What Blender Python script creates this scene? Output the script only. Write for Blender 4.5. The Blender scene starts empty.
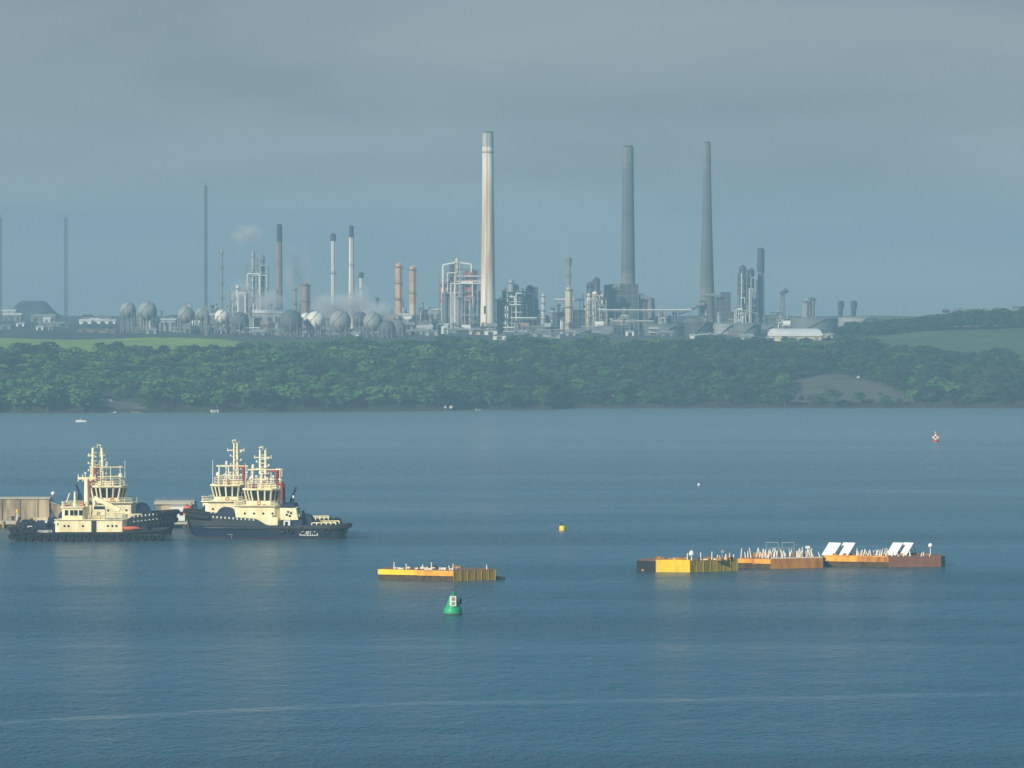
import bpy, math, random
import numpy as np
from mathutils import Vector, Matrix

R = random.Random(7)
NP = np.random.default_rng(11)
SC = bpy.context.scene
COL = SC.collection
PI = math.pi

# ------------------------------------------------------------------ camera model
F = 4840.0            # focal length in pixels (1024 px wide frame)
CAMZ = 52.0           # the viewpoint is a hill 52 m above the water
PITCH = math.atan((384 - 309) / F)
CP, SP = math.cos(PITCH), math.sin(PITCH)


def P(px, py, D):
    """world point seen at pixel (px, py) at the distance y = D"""
    u, v = (px - 512) / F, (384 - py) / F
    k = D / (CP + v * SP)
    return Vector((u * k, D, CAMZ + k * (-SP + v * CP)))


def PXx(px, D):
    return (px - 512) / F * D


def pxw(w, D):
    return w * D / F


# ------------------------------------------------------------------ mesh builder
class MB:
    def __init__(s):
        s.v, s.f, s.m = [], [], []

    def add(s, vs, fs, mi=0):
        b = len(s.v)
        s.v += [tuple(q) for q in vs]
        s.f += [tuple(i + b for i in f) for f in fs]
        s.m += [mi] * len(fs)
        return s

    def box(s, x0, x1, y0, y1, z0, z1, mi=0):
        vs = [(x0, y0, z0), (x1, y0, z0), (x1, y1, z0), (x0, y1, z0), (x0, y0, z1), (x1, y0, z1), (x1, y1, z1), (x0, y1, z1)]
        return s.add(vs, [(0, 3, 2, 1), (4, 5, 6, 7), (0, 1, 5, 4), (1, 2, 6, 5), (2, 3, 7, 6), (3, 0, 4, 7)], mi)

    def cbox(s, cx, cy, cz, sx, sy, sz, mi=0):
        return s.box(cx - sx / 2, cx + sx / 2, cy - sy / 2, cy + sy / 2, cz - sz / 2, cz + sz / 2, mi)

    def cyl(s, p0, p1, r0, r1=None, n=8, mi=0, caps=True):
        r1 = r0 if r1 is None else r1
        p0, p1 = Vector(p0), Vector(p1)
        d = (p1 - p0)
        if d.length < 1e-6:
            return s
        d.normalize()
        a = d.cross(Vector((0, 0, 1)))
        if a.length < 1e-3:
            a = Vector((1, 0, 0))
        a.normalize()
        b = d.cross(a)
        vs = []
        for p, r in ((p0, r0), (p1, r1)):
            for i in range(n):
                t = 2 * PI * i / n
                vs.append(p + a * (r * math.cos(t)) + b * (r * math.sin(t)))
        fs = [(i, i + n, (i + 1) % n + n, (i + 1) % n) for i in range(n)]
        if caps:
            fs += [tuple(range(n)), tuple(range(2 * n - 1, n - 1, -1))]
        return s.add(vs, fs, mi)

    def path(s, pts, r, n=6, mi=0):
        for a, b in zip(pts[:-1], pts[1:]):
            s.cyl(a, b, r, r, n, mi)
        return s

    def lathe(s, prof, n=20, cx=0, cy=0, mi=0, cap=True):
        vs = []
        for r, z in prof:
            for i in range(n):
                t = 2 * PI * i / n
                vs.append((cx + r * math.cos(t), cy + r * math.sin(t), z))
        fs = []
        for k in range(len(prof) - 1):
            for i in range(n):
                j = (i + 1) % n
                fs.append((k * n + i, k * n + j, (k + 1) * n + j, (k + 1) * n + i))
        if cap:
            fs += [tuple(range(n - 1, -1, -1)), tuple(range((len(prof) - 1) * n, len(prof) * n))]
        return s.add(vs, fs, mi)

    def sphere(s, c, r, n=20, m=12, sz=1.0, mi=0):
        prof = [(max(r * math.sin(PI * k / m), r * .01), c[2] - r * sz * math.cos(PI * k / m)) for k in range(m + 1)]
        return s.lathe(prof, n, c[0], c[1], mi)

    def prism(s, poly, z0, z1, mi=0, top=None):
        n = len(poly)
        top = top or poly
        vs = [(x, y, z0) for x, y in poly] + [(x, y, z1) for x, y in top]
        fs = [(i, (i + 1) % n, (i + 1) % n + n, i + n) for i in range(n)]
        fs += [tuple(range(n - 1, -1, -1)), tuple(range(n, 2 * n))]
        return s.add(vs, fs, mi)

    def obox(s, p0, p1, w, h, mi=0):
        """bar from p0 to p1 with a w x h section"""
        p0, p1 = Vector(p0), Vector(p1)
        d = (p1 - p0).normalized()
        a = d.cross(Vector((0, 0, 1)))
        if a.length < 1e-3:
            a = Vector((1, 0, 0))
        a.normalize()
        b = d.cross(a)
        vs = []
        for p in (p0, p1):
            for i, j in ((-1, -1), (1, -1), (1, 1), (-1, 1)):
                vs.append(p + a * (i * w / 2) + b * (j * h / 2))
        return s.add(vs, [(0, 1, 2, 3), (7, 6, 5, 4), (0, 4, 5, 1), (1, 5, 6, 2), (2, 6, 7, 3), (3, 7, 4, 0)], mi)

    def torus(s, c, r, t, n=14, m=7, axis='y', mi=0):
        vs, fs = [], []
        for i in range(n):
            a = 2 * PI * i / n
            for j in range(m):
                b = 2 * PI * j / m
                q = r + t * math.cos(b)
                x, y, z = q * math.cos(a), t * math.sin(b), q * math.sin(a)
                if axis == 'x':
                    x, y = y, x
                vs.append((c[0] + x, c[1] + y, c[2] + z))
        for i in range(n):
            for j in range(m):
                fs.append((i * m + j, ((i + 1) % n) * m + j, ((i + 1) % n) * m + (j + 1) % m, i * m + (j + 1) % m))
        return s.add(vs, fs, mi)

    def build(s, name, mats, parent=None, loc=(0, 0, 0), smooth=False, rot=None):
        me = bpy.data.meshes.new(name)
        me.from_pydata(s.v, [], s.f)
        mats = mats if isinstance(mats, (list, tuple)) else [mats]
        for m in mats:
            me.materials.append(m)
        if len(mats) > 1:
            me.polygons.foreach_set('material_index', s.m)
        if smooth:
            me.polygons.foreach_set('use_smooth', [True] * len(me.polygons))
            try:
                me.set_sharp_from_angle(angle=math.radians(40))
            except Exception:
                pass
        me.update()
        o = bpy.data.objects.new(name, me)
        COL.objects.link(o)
        o.location = loc
        if rot:
            o.rotation_euler = rot
        if parent:
            o.parent = parent
        return o


def tag(o, label, cat, group=None):
    o['label'] = label
    o['category'] = cat
    if group:
        o['group'] = group
    return o


def thing(name, label, cat, loc, rz=0, group=None):
    o = bpy.data.objects.new(name, None)
    o.empty_display_size = 1
    COL.objects.link(o)
    o.location = loc
    o.rotation_euler = (0, 0, rz)
    return tag(o, label, cat, group)


def struct(o, kind='structure'):
    o['kind'] = kind
    return o


def dup(root, loc, rz=None, label=None, group=None, scale=None):
    r = root.copy()
    COL.objects.link(r)
    r.location = loc
    if rz is not None:
        r.rotation_euler = (0, 0, rz)
    if scale:
        r.scale = scale
    if label:
        r['label'] = label
    if group:
        r['group'] = group
    for ch in list(root.children):
        c = ch.copy()
        COL.objects.link(c)
        c.parent = r
        for g in list(ch.children):
            d = g.copy()
            COL.objects.link(d)
            d.parent = c
    return r


# ------------------------------------------------------------------ materials
MATS = {}


def mat(name, col, rough=.6, metal=0.0, var=.25, scale=1.0, var_col=None, streak=1.0, spec=.3, bump=0.0):
    """painted / weathered surface: base colour broken up by noise in object space"""
    if name in MATS:
        return MATS[name]
    m = bpy.data.materials.new(name)
    m.use_nodes = True
    nt = m.node_tree
    b = nt.nodes['Principled BSDF']
    b.inputs['Roughness'].default_value = rough
    b.inputs['Metallic'].default_value = metal
    b.inputs['Specular IOR Level'].default_value = spec
    tc = nt.nodes.new('ShaderNodeTexCoord')
    mp = nt.nodes.new('ShaderNodeMapping')
    mp.inputs['Scale'].default_value = (scale, scale, scale * streak)
    nz = nt.nodes.new('ShaderNodeTexNoise')
    nz.inputs['Scale'].default_value = 1.0
    nz.inputs['Detail'].default_value = 5
    nz.inputs['Roughness'].default_value = .65
    rp = nt.nodes.new('ShaderNodeValToRGB')
    c2 = var_col or tuple(c * .45 for c in col)
    rp.color_ramp.elements[0].position = .35
    rp.color_ramp.elements[0].color = tuple(a * (1 - var) + b_ * var for a, b_ in zip(col, c2)) + (1,) if not var_col else tuple(var_col) + (1,)
    rp.color_ramp.elements[1].position = .35 + (.3 if not var_col else max(.05, .4 - var * .3))
    rp.color_ramp.elements[1].color = tuple(col) + (1,)
    L = nt.links.new
    L(tc.outputs['Object'], mp.inputs['Vector'])
    L(mp.outputs['Vector'], nz.inputs['Vector'])
    L(nz.outputs['Fac'], rp.inputs['Fac'])
    L(rp.outputs['Color'], b.inputs['Base Color'])
    if bump:
        bp = nt.nodes.new('ShaderNodeBump')
        bp.inputs['Strength'].default_value = bump
        bp.inputs['Distance'].default_value = .3
        L(nz.outputs['Fac'], bp.inputs['Height'])
        L(bp.outputs['Normal'], b.inputs['Normal'])
    MATS[name] = m
    return m


CREAM = mat('cream_paint', (.94, .85, .57), .45, scale=.9, var=.5, var_col=(.76, .63, .35), streak=.22)
NAVY = mat('navy_hull_paint', (.010, .022, .055), .35, scale=.4, var=.4)
BULWARK_GREY = mat('grey_bulwark_paint', (.040, .050, .055), .6, scale=.6, var=.6)  # grey upper strake, lighter than the navy hull below
RUBBER = mat('black_rubber', (.015, .016, .018), .8, scale=2)
RED = mat('red_paint', (.38, .05, .05), .5, scale=1)
ORANGE = mat('orange_paint', (.62, .13, .05), .55, scale=1.5)
WHITE = mat('white_paint', (.78, .78, .75), .45, scale=.8, var=.2)
DKBLUE = mat('dark_blue_paint', (.02, .035, .075), .5, scale=1)
GLASS = mat('dark_window_glass', (.015, .022, .03), .08, scale=.3, spec=.6)
STEELD = mat('dark_steel', (.035, .038, .042), .5, metal=.2, scale=.8)
DECK = mat('deck_paint', (.10, .055, .045), .7, scale=1.0)
ANTIF = mat('red_antifouling', (.075, .028, .024), .7, scale=.8)
GREYP = mat('grey_paint', (.28, .29, .30), .55, scale=.5)
CONC = mat('weathered_concrete', (.50, .40, .26), .85, scale=.45, var=.5, var_col=(.13, .10, .075), streak=.12, bump=.2)
CONC2 = mat('pale_concrete', (.46, .43, .36), .85, scale=.5, var=.3, streak=.3)
WEED = mat('weedy_concrete', (.075, .07, .045), .9, scale=.8)
# refinery
RC_WHITE = mat('chimney_white_concrete', (.80, .76, .68), .8, scale=.05, var=.3, var_col=(.60, .54, .45), streak=.25)
RC_STAIN = mat('chimney_stained_concrete', (.80, .74, .62), .8, scale=.22, var=.9, var_col=(.50, .34, .21), streak=.03)
RC_GREY = mat('chimney_shade_grey_concrete', (.115, .12, .125), .85, scale=.05, var=.2, streak=.3)  # dark grey puts cloud shade into the right-hand chimneys
RC_CAP = mat('chimney_cap_concrete', (.42, .41, .38), .8, scale=.05, var=.3, streak=.3)
RC_GREYB = mat('chimney_pale_base_concrete', (.17, .165, .15), .85, scale=.05, var=.2, streak=.3)
RC_DARK = mat('sooty_steel', (.035, .04, .045), .7, scale=.2)
RF_STEEL = mat('galvanised_steel', (.36, .37, .37), .5, metal=.0, scale=.2, var=.5)
RF_WHITE = mat('white_cladding', (.72, .72, .69), .5, scale=.15, var=.3)
RF_CREAM = mat('cream_cladding', (.66, .56, .38), .55, scale=.2, var=.4)
RF_TAN = mat('orange_tan_cladding', (.62, .38, .20), .6, scale=.2, var=.5, var_col=(.42, .22, .12))
RF_GREY = mat('grey_plant_paint', (.19, .20, .21), .6, scale=.1, var=.4)
RF_DARK = mat('dark_plant_steel', (.055, .06, .068), .6, scale=.15, var=.4)
RF_RED = mat('red_plant_paint', (.50, .16, .12), .6, scale=.2, var=.4)
RF_BROWN = mat('brown_cladding', (.27, .19, .16), .6, scale=.2, var=.4)
RF_TANK = mat('grey_tank_paint', (.15, .165, .18), .6, scale=.08, var=.3)
RF_TANKP = mat('pale_tank_paint', (.30, .31, .31), .6, scale=.08, var=.3)
RF_SPHW = mat('white_sphere_paint', (.74, .72, .64), .5, scale=.1, var=.25)
RF_SPHG = mat('sphere_shade_grey', (.27, .29, .28), .5, scale=.1, var=.3)  # grey in place of shade on white-painted spheres
RF_SPHD = mat('sphere_shade_dark', (.10, .115, .13), .6, scale=.1, var=.3)  # dark tone in place of deeper shade on white-painted spheres
# barges
B_YEL = mat('bright_yellow_paint', (.88, .62, .008), .5, scale=.8, var=.5, var_col=(.70, .42, .015), streak=.3)
B_ORY = mat('orange_yellow_paint', (.80, .40, .03), .55, scale=.7, var=.5, var_col=(.55, .20, .025), streak=.3)
B_OLIVE = mat('olive_timber', (.38, .26, .015), .8, scale=1.4, var=.9, var_col=(.17, .115, .012), streak=.12)
B_RUST = mat('rusty_steel', (.50, .215, .03), .8, scale=.8, var=.7, var_col=(.28, .10, .018), streak=.3)
B_BROWN = mat('brown_stained_timber', (.40, .24, .025), .85, scale=1.2, var=.9, var_col=(.20, .11, .018), streak=.1)
B_BOOT = mat('weedy_rust', (.085, .055, .018), .9, scale=1.0, var=.8, var_col=(.03, .022, .01), streak=.5)
B_MAR = mat('maroon_steel', (.28, .12, .08), .75, scale=.8, var=.6, streak=.3)
B_DECK = mat('rusty_deck', (.24, .13, .07), .85, scale=.8, var=.5)
B_POST = mat('chalky_white_paint', (.82, .78, .70), .6, scale=2, var=.5, var_col=(.66, .55, .44))
BUOYG = mat('green_buoy_paint', (.015, .36, .15), .45, scale=1.5, var=.35)
PANELW = mat('white_panel', (.80, .80, .78), .35, scale=.6, var=.1)


def rust_streaks(m, z0, z1, col):
    """long rust runs down a chimney between two heights (object space), on top of the material's own colour"""
    nt = m.node_tree
    L = nt.links.new
    b = nt.nodes['Principled BSDF']
    src = b.inputs['Base Color'].links[0].from_socket
    tc = nt.nodes.new('ShaderNodeTexCoord')
    mp = nt.nodes.new('ShaderNodeMapping')
    mp.inputs['Scale'].default_value = (.42, .42, .012)
    nz = nt.nodes.new('ShaderNodeTexNoise')
    nz.inputs['Scale'].default_value = 1
    nz.inputs['Detail'].default_value = 3
    sp = nt.nodes.new('ShaderNodeSeparateXYZ')
    L(tc.outputs['Object'], mp.inputs['Vector'])
    L(mp.outputs['Vector'], nz.inputs['Vector'])
    L(tc.outputs['Object'], sp.inputs[0])

    def r(v, a, c, lo, hi):
        n = nt.nodes.new('ShaderNodeMapRange')
        n.interpolation_type = 'SMOOTHSTEP'
        for i, q in enumerate((a, c, lo, hi)):
            n.inputs[i + 1].default_value = q
        L(v, n.inputs[0])
        return n.outputs[0]

    def mul(a, c):
        n = nt.nodes.new('ShaderNodeMath')
        n.operation = 'MULTIPLY'
        L(a, n.inputs[0])
        L(c, n.inputs[1])
        return n.outputs[0]
    f = mul(mul(r(sp.outputs[2], z0, z0 + 25, 0, 1), r(sp.outputs[2], z1 - 30, z1, 1, 0)), r(nz.outputs['Fac'], .40, .60, 0, .85))
    mx = nt.nodes.new('ShaderNodeMix')
    mx.data_type = 'RGBA'
    mx.inputs['B'].default_value = tuple(col) + (1,)
    L(f, mx.inputs['Factor'])
    L(src, mx.inputs['A'])
    L(mx.outputs['Result'], b.inputs['Base Color'])


rust_streaks(RC_STAIN, 20, 112, (.50, .30, .15))
# ================================================================== THE SETTING
def sm(a, b, x):
    t = np.clip((np.asarray(x, float) - a) / (b - a), 0, 1)
    return t * t * (3 - 2 * t)


SHX = [-600, 0, 300, 500, 552, 568, 800, 1024, 1700]
SHD = [2395, 2420, 2440, 2492, 2500, 2535, 2542, 2540, 2536]


def shore(x):
    px = 512 + np.asarray(x, float) * F / 2480.0
    return np.interp(px, SHX, SHD) + 3.0 * np.sin(px * .11) + 2.0 * np.sin(px * .041 + 1)


HT = [-40, -6, 0, 6, 25, 60, 140, 220, 300, 500, 820, 1300, 1700, 2400, 5000]
HZ = [-8, -1.6, .05, 2.5, 6.0, 11.5, 20.0, 25.0, 29.5, 34.0, 38.2, 42.5, 44.8, 43.5, 40]


def ground(x, y):
    x = np.asarray(x, float)
    y = np.asarray(y, float)
    t = y - shore(x)
    h = np.interp(t, HT, HZ)
    px = 512 + x * F / np.maximum(y, 1)
    amp = sm(5, 90, t)
    h = h + amp * (1.1 * np.sin(x * .021 + 1) * np.sin(y * .017) + .6 * np.sin(x * .05 + y * .03))
    h = h + 5.5 * sm(835, 960, px) * np.exp(-((t - 520) / 130.0) ** 2)          # the bank on the right
    h = h - 1.5 * sm(880, 960, px) * np.exp(-((t - 130) / 70.0) ** 2)
    h = h + 1.9 * (1 - sm(200, 290, px)) * np.exp(-((t - 470) / 120.0) ** 2)
    # flat-topped mound beyond the works on the left
    m = np.clip(1 - np.abs(px - 33) / 30.0, 0, 1)
    h = h + 14.5 * np.minimum(sm(0, .75, m) * 1.12, 1.0) * np.exp(-((t - 1750) / 190.0) ** 4)
    m2 = np.clip(1 - np.abs(px + 6) / 26.0, 0, 1)
    h = h + 6.5 * sm(0, 1, m2) * np.exp(-((t - 1750) / 190.0) ** 4)
    return h


def gz(x, y):
    return float(ground(x, y))


xs = np.concatenate([np.arange(-1500, -440, 40), np.arange(-440, 440, 4), np.arange(440, 1501, 40)])
ts = np.concatenate([np.arange(-12, 300, 4), np.arange(300, 700, 8), np.arange(700, 2600, 25), np.arange(2600, 4301, 100)])
XX, TT = np.meshgrid(xs, ts)
YY = shore(XX) + TT
ZZ = ground(XX, YY)
PXX = 512 + XX * F / YY
nx, ny = len(xs), len(ts)


def cls(px, t):
    c = np.zeros(px.shape, int)                         # 0 rough ground under the wood
    c[(t > 245)] = 4                                    # scrub and rough grass
    c[(t > 214 + 8 * np.sin(px * .05)) & (t < 468 - np.clip(px - 150, 0, 200) * .9) & (px < 242 + 4 * np.sin(t * .11))] = 1            # field on the left
    c[(t > 140) & (t < 470 + 5 * np.sin(px * .03)) & (px > 885 - (t - 170) * .08)] = 6   # field on the right
    c[(t >= 470) & (px < 860)] = 2                      # works yard
    tm = np.interp(px, [785, 797, 834, 880, 918], [0, 104, 114, 66, 10])
    c[(t > 9) & (t < tm)] = 3                           # bare earth slope
    c[(t > 5) & (t < 26) & (px > 103) & (px < 146) & (t < np.interp(px, [103, 113, 124, 134, 146], [7, 26, 17, 21, 6]))] = 3
    c[t < 5 + 2 * np.sin(px * .3)] = 5                  # rock at the tide line
    return c


def facemesh(name, mask, m):
    me = bpy.data.meshes.new(name)
    idx = np.arange(nx * ny).reshape(ny, nx)
    q = np.stack([idx[:-1, :-1], idx[:-1, 1:], idx[1:, 1:], idx[1:, :-1]], -1)[mask]
    used, inv = np.unique(q, return_inverse=True)
    co = np.stack([XX.ravel()[used], YY.ravel()[used], ZZ.ravel()[used]], -1)
    me.from_pydata(co.tolist(), [], inv.reshape(q.shape).tolist())
    me.polygons.foreach_set('use_smooth', [True] * len(me.polygons))
    me.materials.append(m)
    me.update()
    o = bpy.data.objects.new(name, me)
    COL.objects.link(o)
    return struct(o)


G_WOOD = mat('woodland_floor', (.035, .045, .02), .95, scale=.08, var=.5)
G_FIELD = mat('meadow_grass', (.215, .300, .040), .95, scale=.03, var=.5, var_col=(.14, .215, .035))
G_FIELD2 = mat('shade_toned_pasture', (.070, .110, .040), .95, scale=.03, var=.6, var_col=(.045, .075, .03))  # right-hand field dulled in place of cloud shade
G_YARD = mat('works_yard', (.065, .066, .07), .95, scale=.015, var=.5, var_col=(.03, .038, .038))  # yard darkened in place of cloud shade over the works
G_EARTH = mat('bare_earth', (.095, .085, .066), .95, scale=.08, var=.9, var_col=(.04, .055, .030))
G_SCRUB = mat('rough_grass', (.065, .10, .035), .95, scale=.03, var=.6, var_col=(.03, .055, .02))
G_ROCK = mat('tidal_rock', (.04, .036, .03), .9, scale=.1, var=.6)
ctr = lambda A: (A[:-1, :-1] + A[1:, 1:]) / 2
CL = cls(ctr(PXX), ctr(TT))
for nm, k, m in (('woodland_ground', 0, G_WOOD), ('field', 1, G_FIELD), ('field', 6, G_FIELD2), ('ground', 2, G_YARD), ('bare_slope', 3, G_EARTH),
                 ('rough_grass_ground', 4, G_SCRUB), ('rocky_shore', 5, G_ROCK)):
    facemesh(nm, CL == k, m)

# ------------------------------------------------------------------ water
WM = bpy.data.materials.new('estuary_water')
WM.use_nodes = True
nt = WM.node_tree
b = nt.nodes['Principled BSDF']
L = nt.links.new
b.inputs['Base Color'].default_value = (.003, .034, .058, 1)
b.inputs['IOR'].default_value = 1.333
b.inputs['Specular IOR Level'].default_value = .5
tc = nt.nodes.new('ShaderNodeTexCoord')


def noise(scale, detail=3, rough=.55, mscale=(1, 1, 1), mrot=0.0, dist=0.0):
    mp = nt.nodes.new('ShaderNodeMapping')
    mp.inputs['Scale'].default_value = mscale
    mp.inputs['Rotation'].default_value = (0, 0, mrot)
    nz = nt.nodes.new('ShaderNodeTexNoise')
    nz.inputs['Scale'].default_value = scale
    nz.inputs['Detail'].default_value = detail
    nz.inputs['Roughness'].default_value = rough
    nz.inputs['Distortion'].default_value = dist
    L(tc.outputs['Object'], mp.inputs['Vector'])
    L(mp.outputs['Vector'], nz.inputs['Vector'])
    return nz.outputs['Fac']


def math_(op, a, b_=None, c=None, clamp=False):
    n = nt.nodes.new('ShaderNodeMath')
    n.operation = op
    n.use_clamp = clamp
    for i, q in enumerate((a, b_, c)):
        if q is None:
            continue
        if isinstance(q, (int, float)):
            n.inputs[i].default_value = q
        else:
            L(q, n.inputs[i])
    return n.outputs[0]


def rng(v, a, b_, lo, hi):
    n = nt.nodes.new('ShaderNodeMapRange')
    n.interpolation_type = 'SMOOTHSTEP'
    for i, q in enumerate((a, b_, lo, hi)):
        n.inputs[i + 1].default_value = q
    L(v, n.inputs[0])
    return n.outputs[0]


# wind patches (broad, lying across the view) and the smoother streaks between them
patch0 = rng(noise(.0042, 4, .6, (.35, 1, 1), .06), .38, .64, 0, 1)
lanes = rng(noise(.017, 4, .62, (.16, 1, 1), .05, .3), .40, .62, 0, 1)
patch = math_('ADD', math_('MULTIPLY', patch0, .45), math_('MULTIPLY', lanes, .55))
streak = rng(noise(.011, 4, .62, (.10, 1, 1), -.05, .4), .56, .66, 0, 1)
sep = nt.nodes.new('ShaderNodeSeparateXYZ')
L(tc.outputs['Object'], sep.inputs[0])


def line_band(pts, w):
    """smooth slick along a line of world points (a boat's old wake): 1 on the line"""
    cur = nt.nodes.new('ShaderNodeFloatCurve')
    x0, x1 = pts[0][0], pts[-1][0]
    y0, y1 = min(p[1] for p in pts) - 1, max(p[1] for p in pts) + 1
    nx_ = rngl(sep.outputs[0], x0, x1, 0, 1)
    L(nx_, cur.inputs['Value'])
    cp = cur.mapping.curves[0].points
    cp[0].location = (0, (pts[0][1] - y0) / (y1 - y0))
    cp[-1].location = (1, (pts[-1][1] - y0) / (y1 - y0))
    for p in pts[1:-1]:
        cp.new((p[0] - x0) / (x1 - x0), (p[1] - y0) / (y1 - y0))
    cur.mapping.update()
    yc = rngl(cur.outputs[0], 0, 1, y0, y1)
    d = math_('ABSOLUTE', math_('SUBTRACT', sep.outputs[1], yc))
    wob = math_('MULTIPLY', noise(.05, 3, .6, (.25, 1, 1)), w)
    return rng(math_('SUBTRACT', d, wob), 0, w, 1, 0)


def rngl(v, a, b_, lo, hi):
    n = nt.nodes.new('ShaderNodeMapRange')
    n.clamp = False
    for i, q in enumerate((a, b_, lo, hi)):
        n.inputs[i + 1].default_value = q
    L(v, n.inputs[0])
    return n.outputs[0]


def wpts(pp):
    out = []
    for px, py in pp:
        D = CAMZ * F / (py - 309)
        out.append((PXx(px, D), D))
    return out


wk1 = line_band(wpts([(-150, 731), (0, 723), (180, 714), (380, 705), (560, 702), (760, 699), (1024, 694), (1250, 689)]), 3.2)
wk2 = line_band(wpts([(660, 484), (760, 487), (860, 491), (940, 492), (1024, 495), (1300, 502)]), 16)
wk3 = line_band(wpts([(-50, 463), (30, 461), (110, 458), (170, 470), (230, 476), (330, 478)]), 14)
wk1 = math_('MULTIPLY', wk1, rng(noise(.06, 4, .65, (.35, 1, 1)), .34, .58, .4, 1))
wk2 = math_('MULTIPLY', math_('MULTIPLY', wk2, rng(sep.outputs[0], 30, 120, 0, 1)), rng(noise(.02, 3, .6, (.3, .6, 1)), .38, .62, .2, .9))
wk3 = math_('MULTIPLY', math_('MULTIPLY', wk3, rng(sep.outputs[0], -80, -40, 1, 0)), rng(noise(.02, 3, .6, (.3, .6, 1)), .38, .62, 0, .5))
calm = math_('MAXIMUM', wk1, math_('MAXIMUM', wk2, wk3))
calm = math_('MAXIMUM', calm, math_('MULTIPLY', streak, .5))
h1 = noise(1.0, 3, .62, (.9, .36, 1), .25)
h2 = noise(.3, 3, .6, (.9, .42, 1), -.2)
h4 = noise(.07, 3, .55, (.7, .7, 1), .2)
h3 = noise(2.2, 2, .6, (.9, .5, 1), -.3)
hs = math_('ADD', math_('ADD', math_('MULTIPLY', h1, 1.1), math_('MULTIPLY', h4, 1.3)), math_('ADD', math_('MULTIPLY', h2, 1.5), math_('MULTIPLY', h3, .5)))
amp = math_('MULTIPLY', math_('MULTIPLY', rng(patch, 0, 1, .55, 1.25), rng(sep.outputs[1], 700, 2400, 1, .55)), rng(calm, 0, 1, 1, .42))
bp = nt.nodes.new('ShaderNodeBump')
bp.inputs['Distance'].default_value = 2.0
L(hs, bp.inputs['Height'])
L(amp, bp.inputs['Strength'])
L(bp.outputs['Normal'], b.inputs['Normal'])
L(math_('MULTIPLY', rng(patch, 0, 1, .19, .26), rng(calm, 0, 1, 1, .6)), b.inputs['Roughness'])
far = rng(math_('ADD', sep.outputs[1], math_('MULTIPLY', noise(.006, 3, .6, (.3, 1, 1)), 500)), 900, 2500, 0, 1)    # body colour paled far off, standing in for grazing sky reflection
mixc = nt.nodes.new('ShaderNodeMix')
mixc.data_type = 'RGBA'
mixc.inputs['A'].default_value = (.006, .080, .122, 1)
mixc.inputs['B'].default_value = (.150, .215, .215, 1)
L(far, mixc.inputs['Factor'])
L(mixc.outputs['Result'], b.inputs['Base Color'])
me = bpy.data.meshes.new('water')
me.from_pydata([(-1500, -50, 0), (1500, -50, 0), (1500, 2620, 0), (-1500, 2620, 0)], [], [(0, 1, 2, 3)])
me.materials.append(WM)
wo = bpy.data.objects.new('water', me)
COL.objects.link(wo)
struct(wo)

# ------------------------------------------------------------------ woods
LEAF = [mat('leaf_mid_green', (.020, .072, .019), .9, scale=.25, var=.5),
        mat('leaf_fresh_green', (.050, .142, .028), .9, scale=.25, var=.5),
        mat('leaf_dark_green', (.012, .032, .013), .9, scale=.25, var=.5),
        mat('leaf_olive_green', (.046, .074, .024), .9, scale=.25, var=.5),
        mat('leaf_yellow_green', (.090, .180, .028), .9, scale=.25, var=.5),
        mat('leaf_blue_green', (.020, .055, .032), .9, scale=.25, var=.5)]
BARK = mat('bark', (.09, .07, .05), .9, scale=2)


def crown_arrays(rad, hgt, n, rng_, leaf=1.1):
    """leaf clumps over several lobes: returns verts (4n,3)"""
    lobes = []
    for k in range(rng_.integers(5, 8)):
        a = rng_.uniform(0, 2 * PI)
        rr = rad * rng_.uniform(.15, .62)
        lobes.append((rr * math.cos(a), rr * math.sin(a), hgt * rng_.uniform(.38, .80), rad * rng_.uniform(.38, .6)))
    lobes.append((0, 0, hgt * .72, rad * .55))
    lobes = np.array(lobes)
    pick = rng_.integers(0, len(lobes), n)
    lb = lobes[pick]
    d = rng_.normal(size=(n, 3))
    d /= np.linalg.norm(d, axis=1)[:, None]
    d[:, 2] = np.where(d[:, 2] < -.5, -d[:, 2], d[:, 2])
    r = lb[:, 3] * rng_.uniform(.72, 1.08, n)
    c = lb[:, :3] + d * r[:, None] * np.array([1, 1, .85])
    nrm = d + rng_.normal(size=(n, 3)) * .42
    nrm /= np.linalg.norm(nrm, axis=1)[:, None]
    up = np.array([0, 0, 1.0])
    a = np.cross(nrm, up + rng_.normal(size=(n, 3)) * .2)
    a /= np.linalg.norm(a, axis=1)[:, None] + 1e-9
    b_ = np.cross(nrm, a)
    s = leaf * rng_.uniform(.6, 1.25, n)[:, None] * .5
    q = np.stack([c - a * s - b_ * s * .8, c + a * s * 1.1 - b_ * s * .6, c + a * s * .8 + b_ * s, c - a * s * .9 + b_ * s * .7], 1)
    return q.reshape(-1, 3)


def quads_object(name, V, mi, mats):
    n = len(V) // 4
    me = bpy.data.meshes.new(name)
    me.vertices.add(len(V))
    me.vertices.foreach_set('co', V.astype(np.float32).ravel())
    me.loops.add(len(V))
    me.loops.foreach_set('vertex_index', np.arange(len(V), dtype=np.int32))
    me.polygons.add(n)
    me.polygons.foreach_set('loop_start', np.arange(0, 4 * n, 4, dtype=np.int32))
    me.polygons.foreach_set('loop_total', np.full(n, 4, dtype=np.int32))
    for m in mats:
        me.materials.append(m)
    me.polygons.foreach_set('material_index', mi.astype(np.int32))
    me.update(calc_edges=True)
    me.validate()
    o = bpy.data.objects.new(name, me)
    COL.objects.link(o)
    return o


rw = np.random.default_rng(5)
CR = [crown_arrays(1.0, 2.0, 310, rw, .20) for _ in range(16)]      # unit crowns, radius 1, height 2


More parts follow.
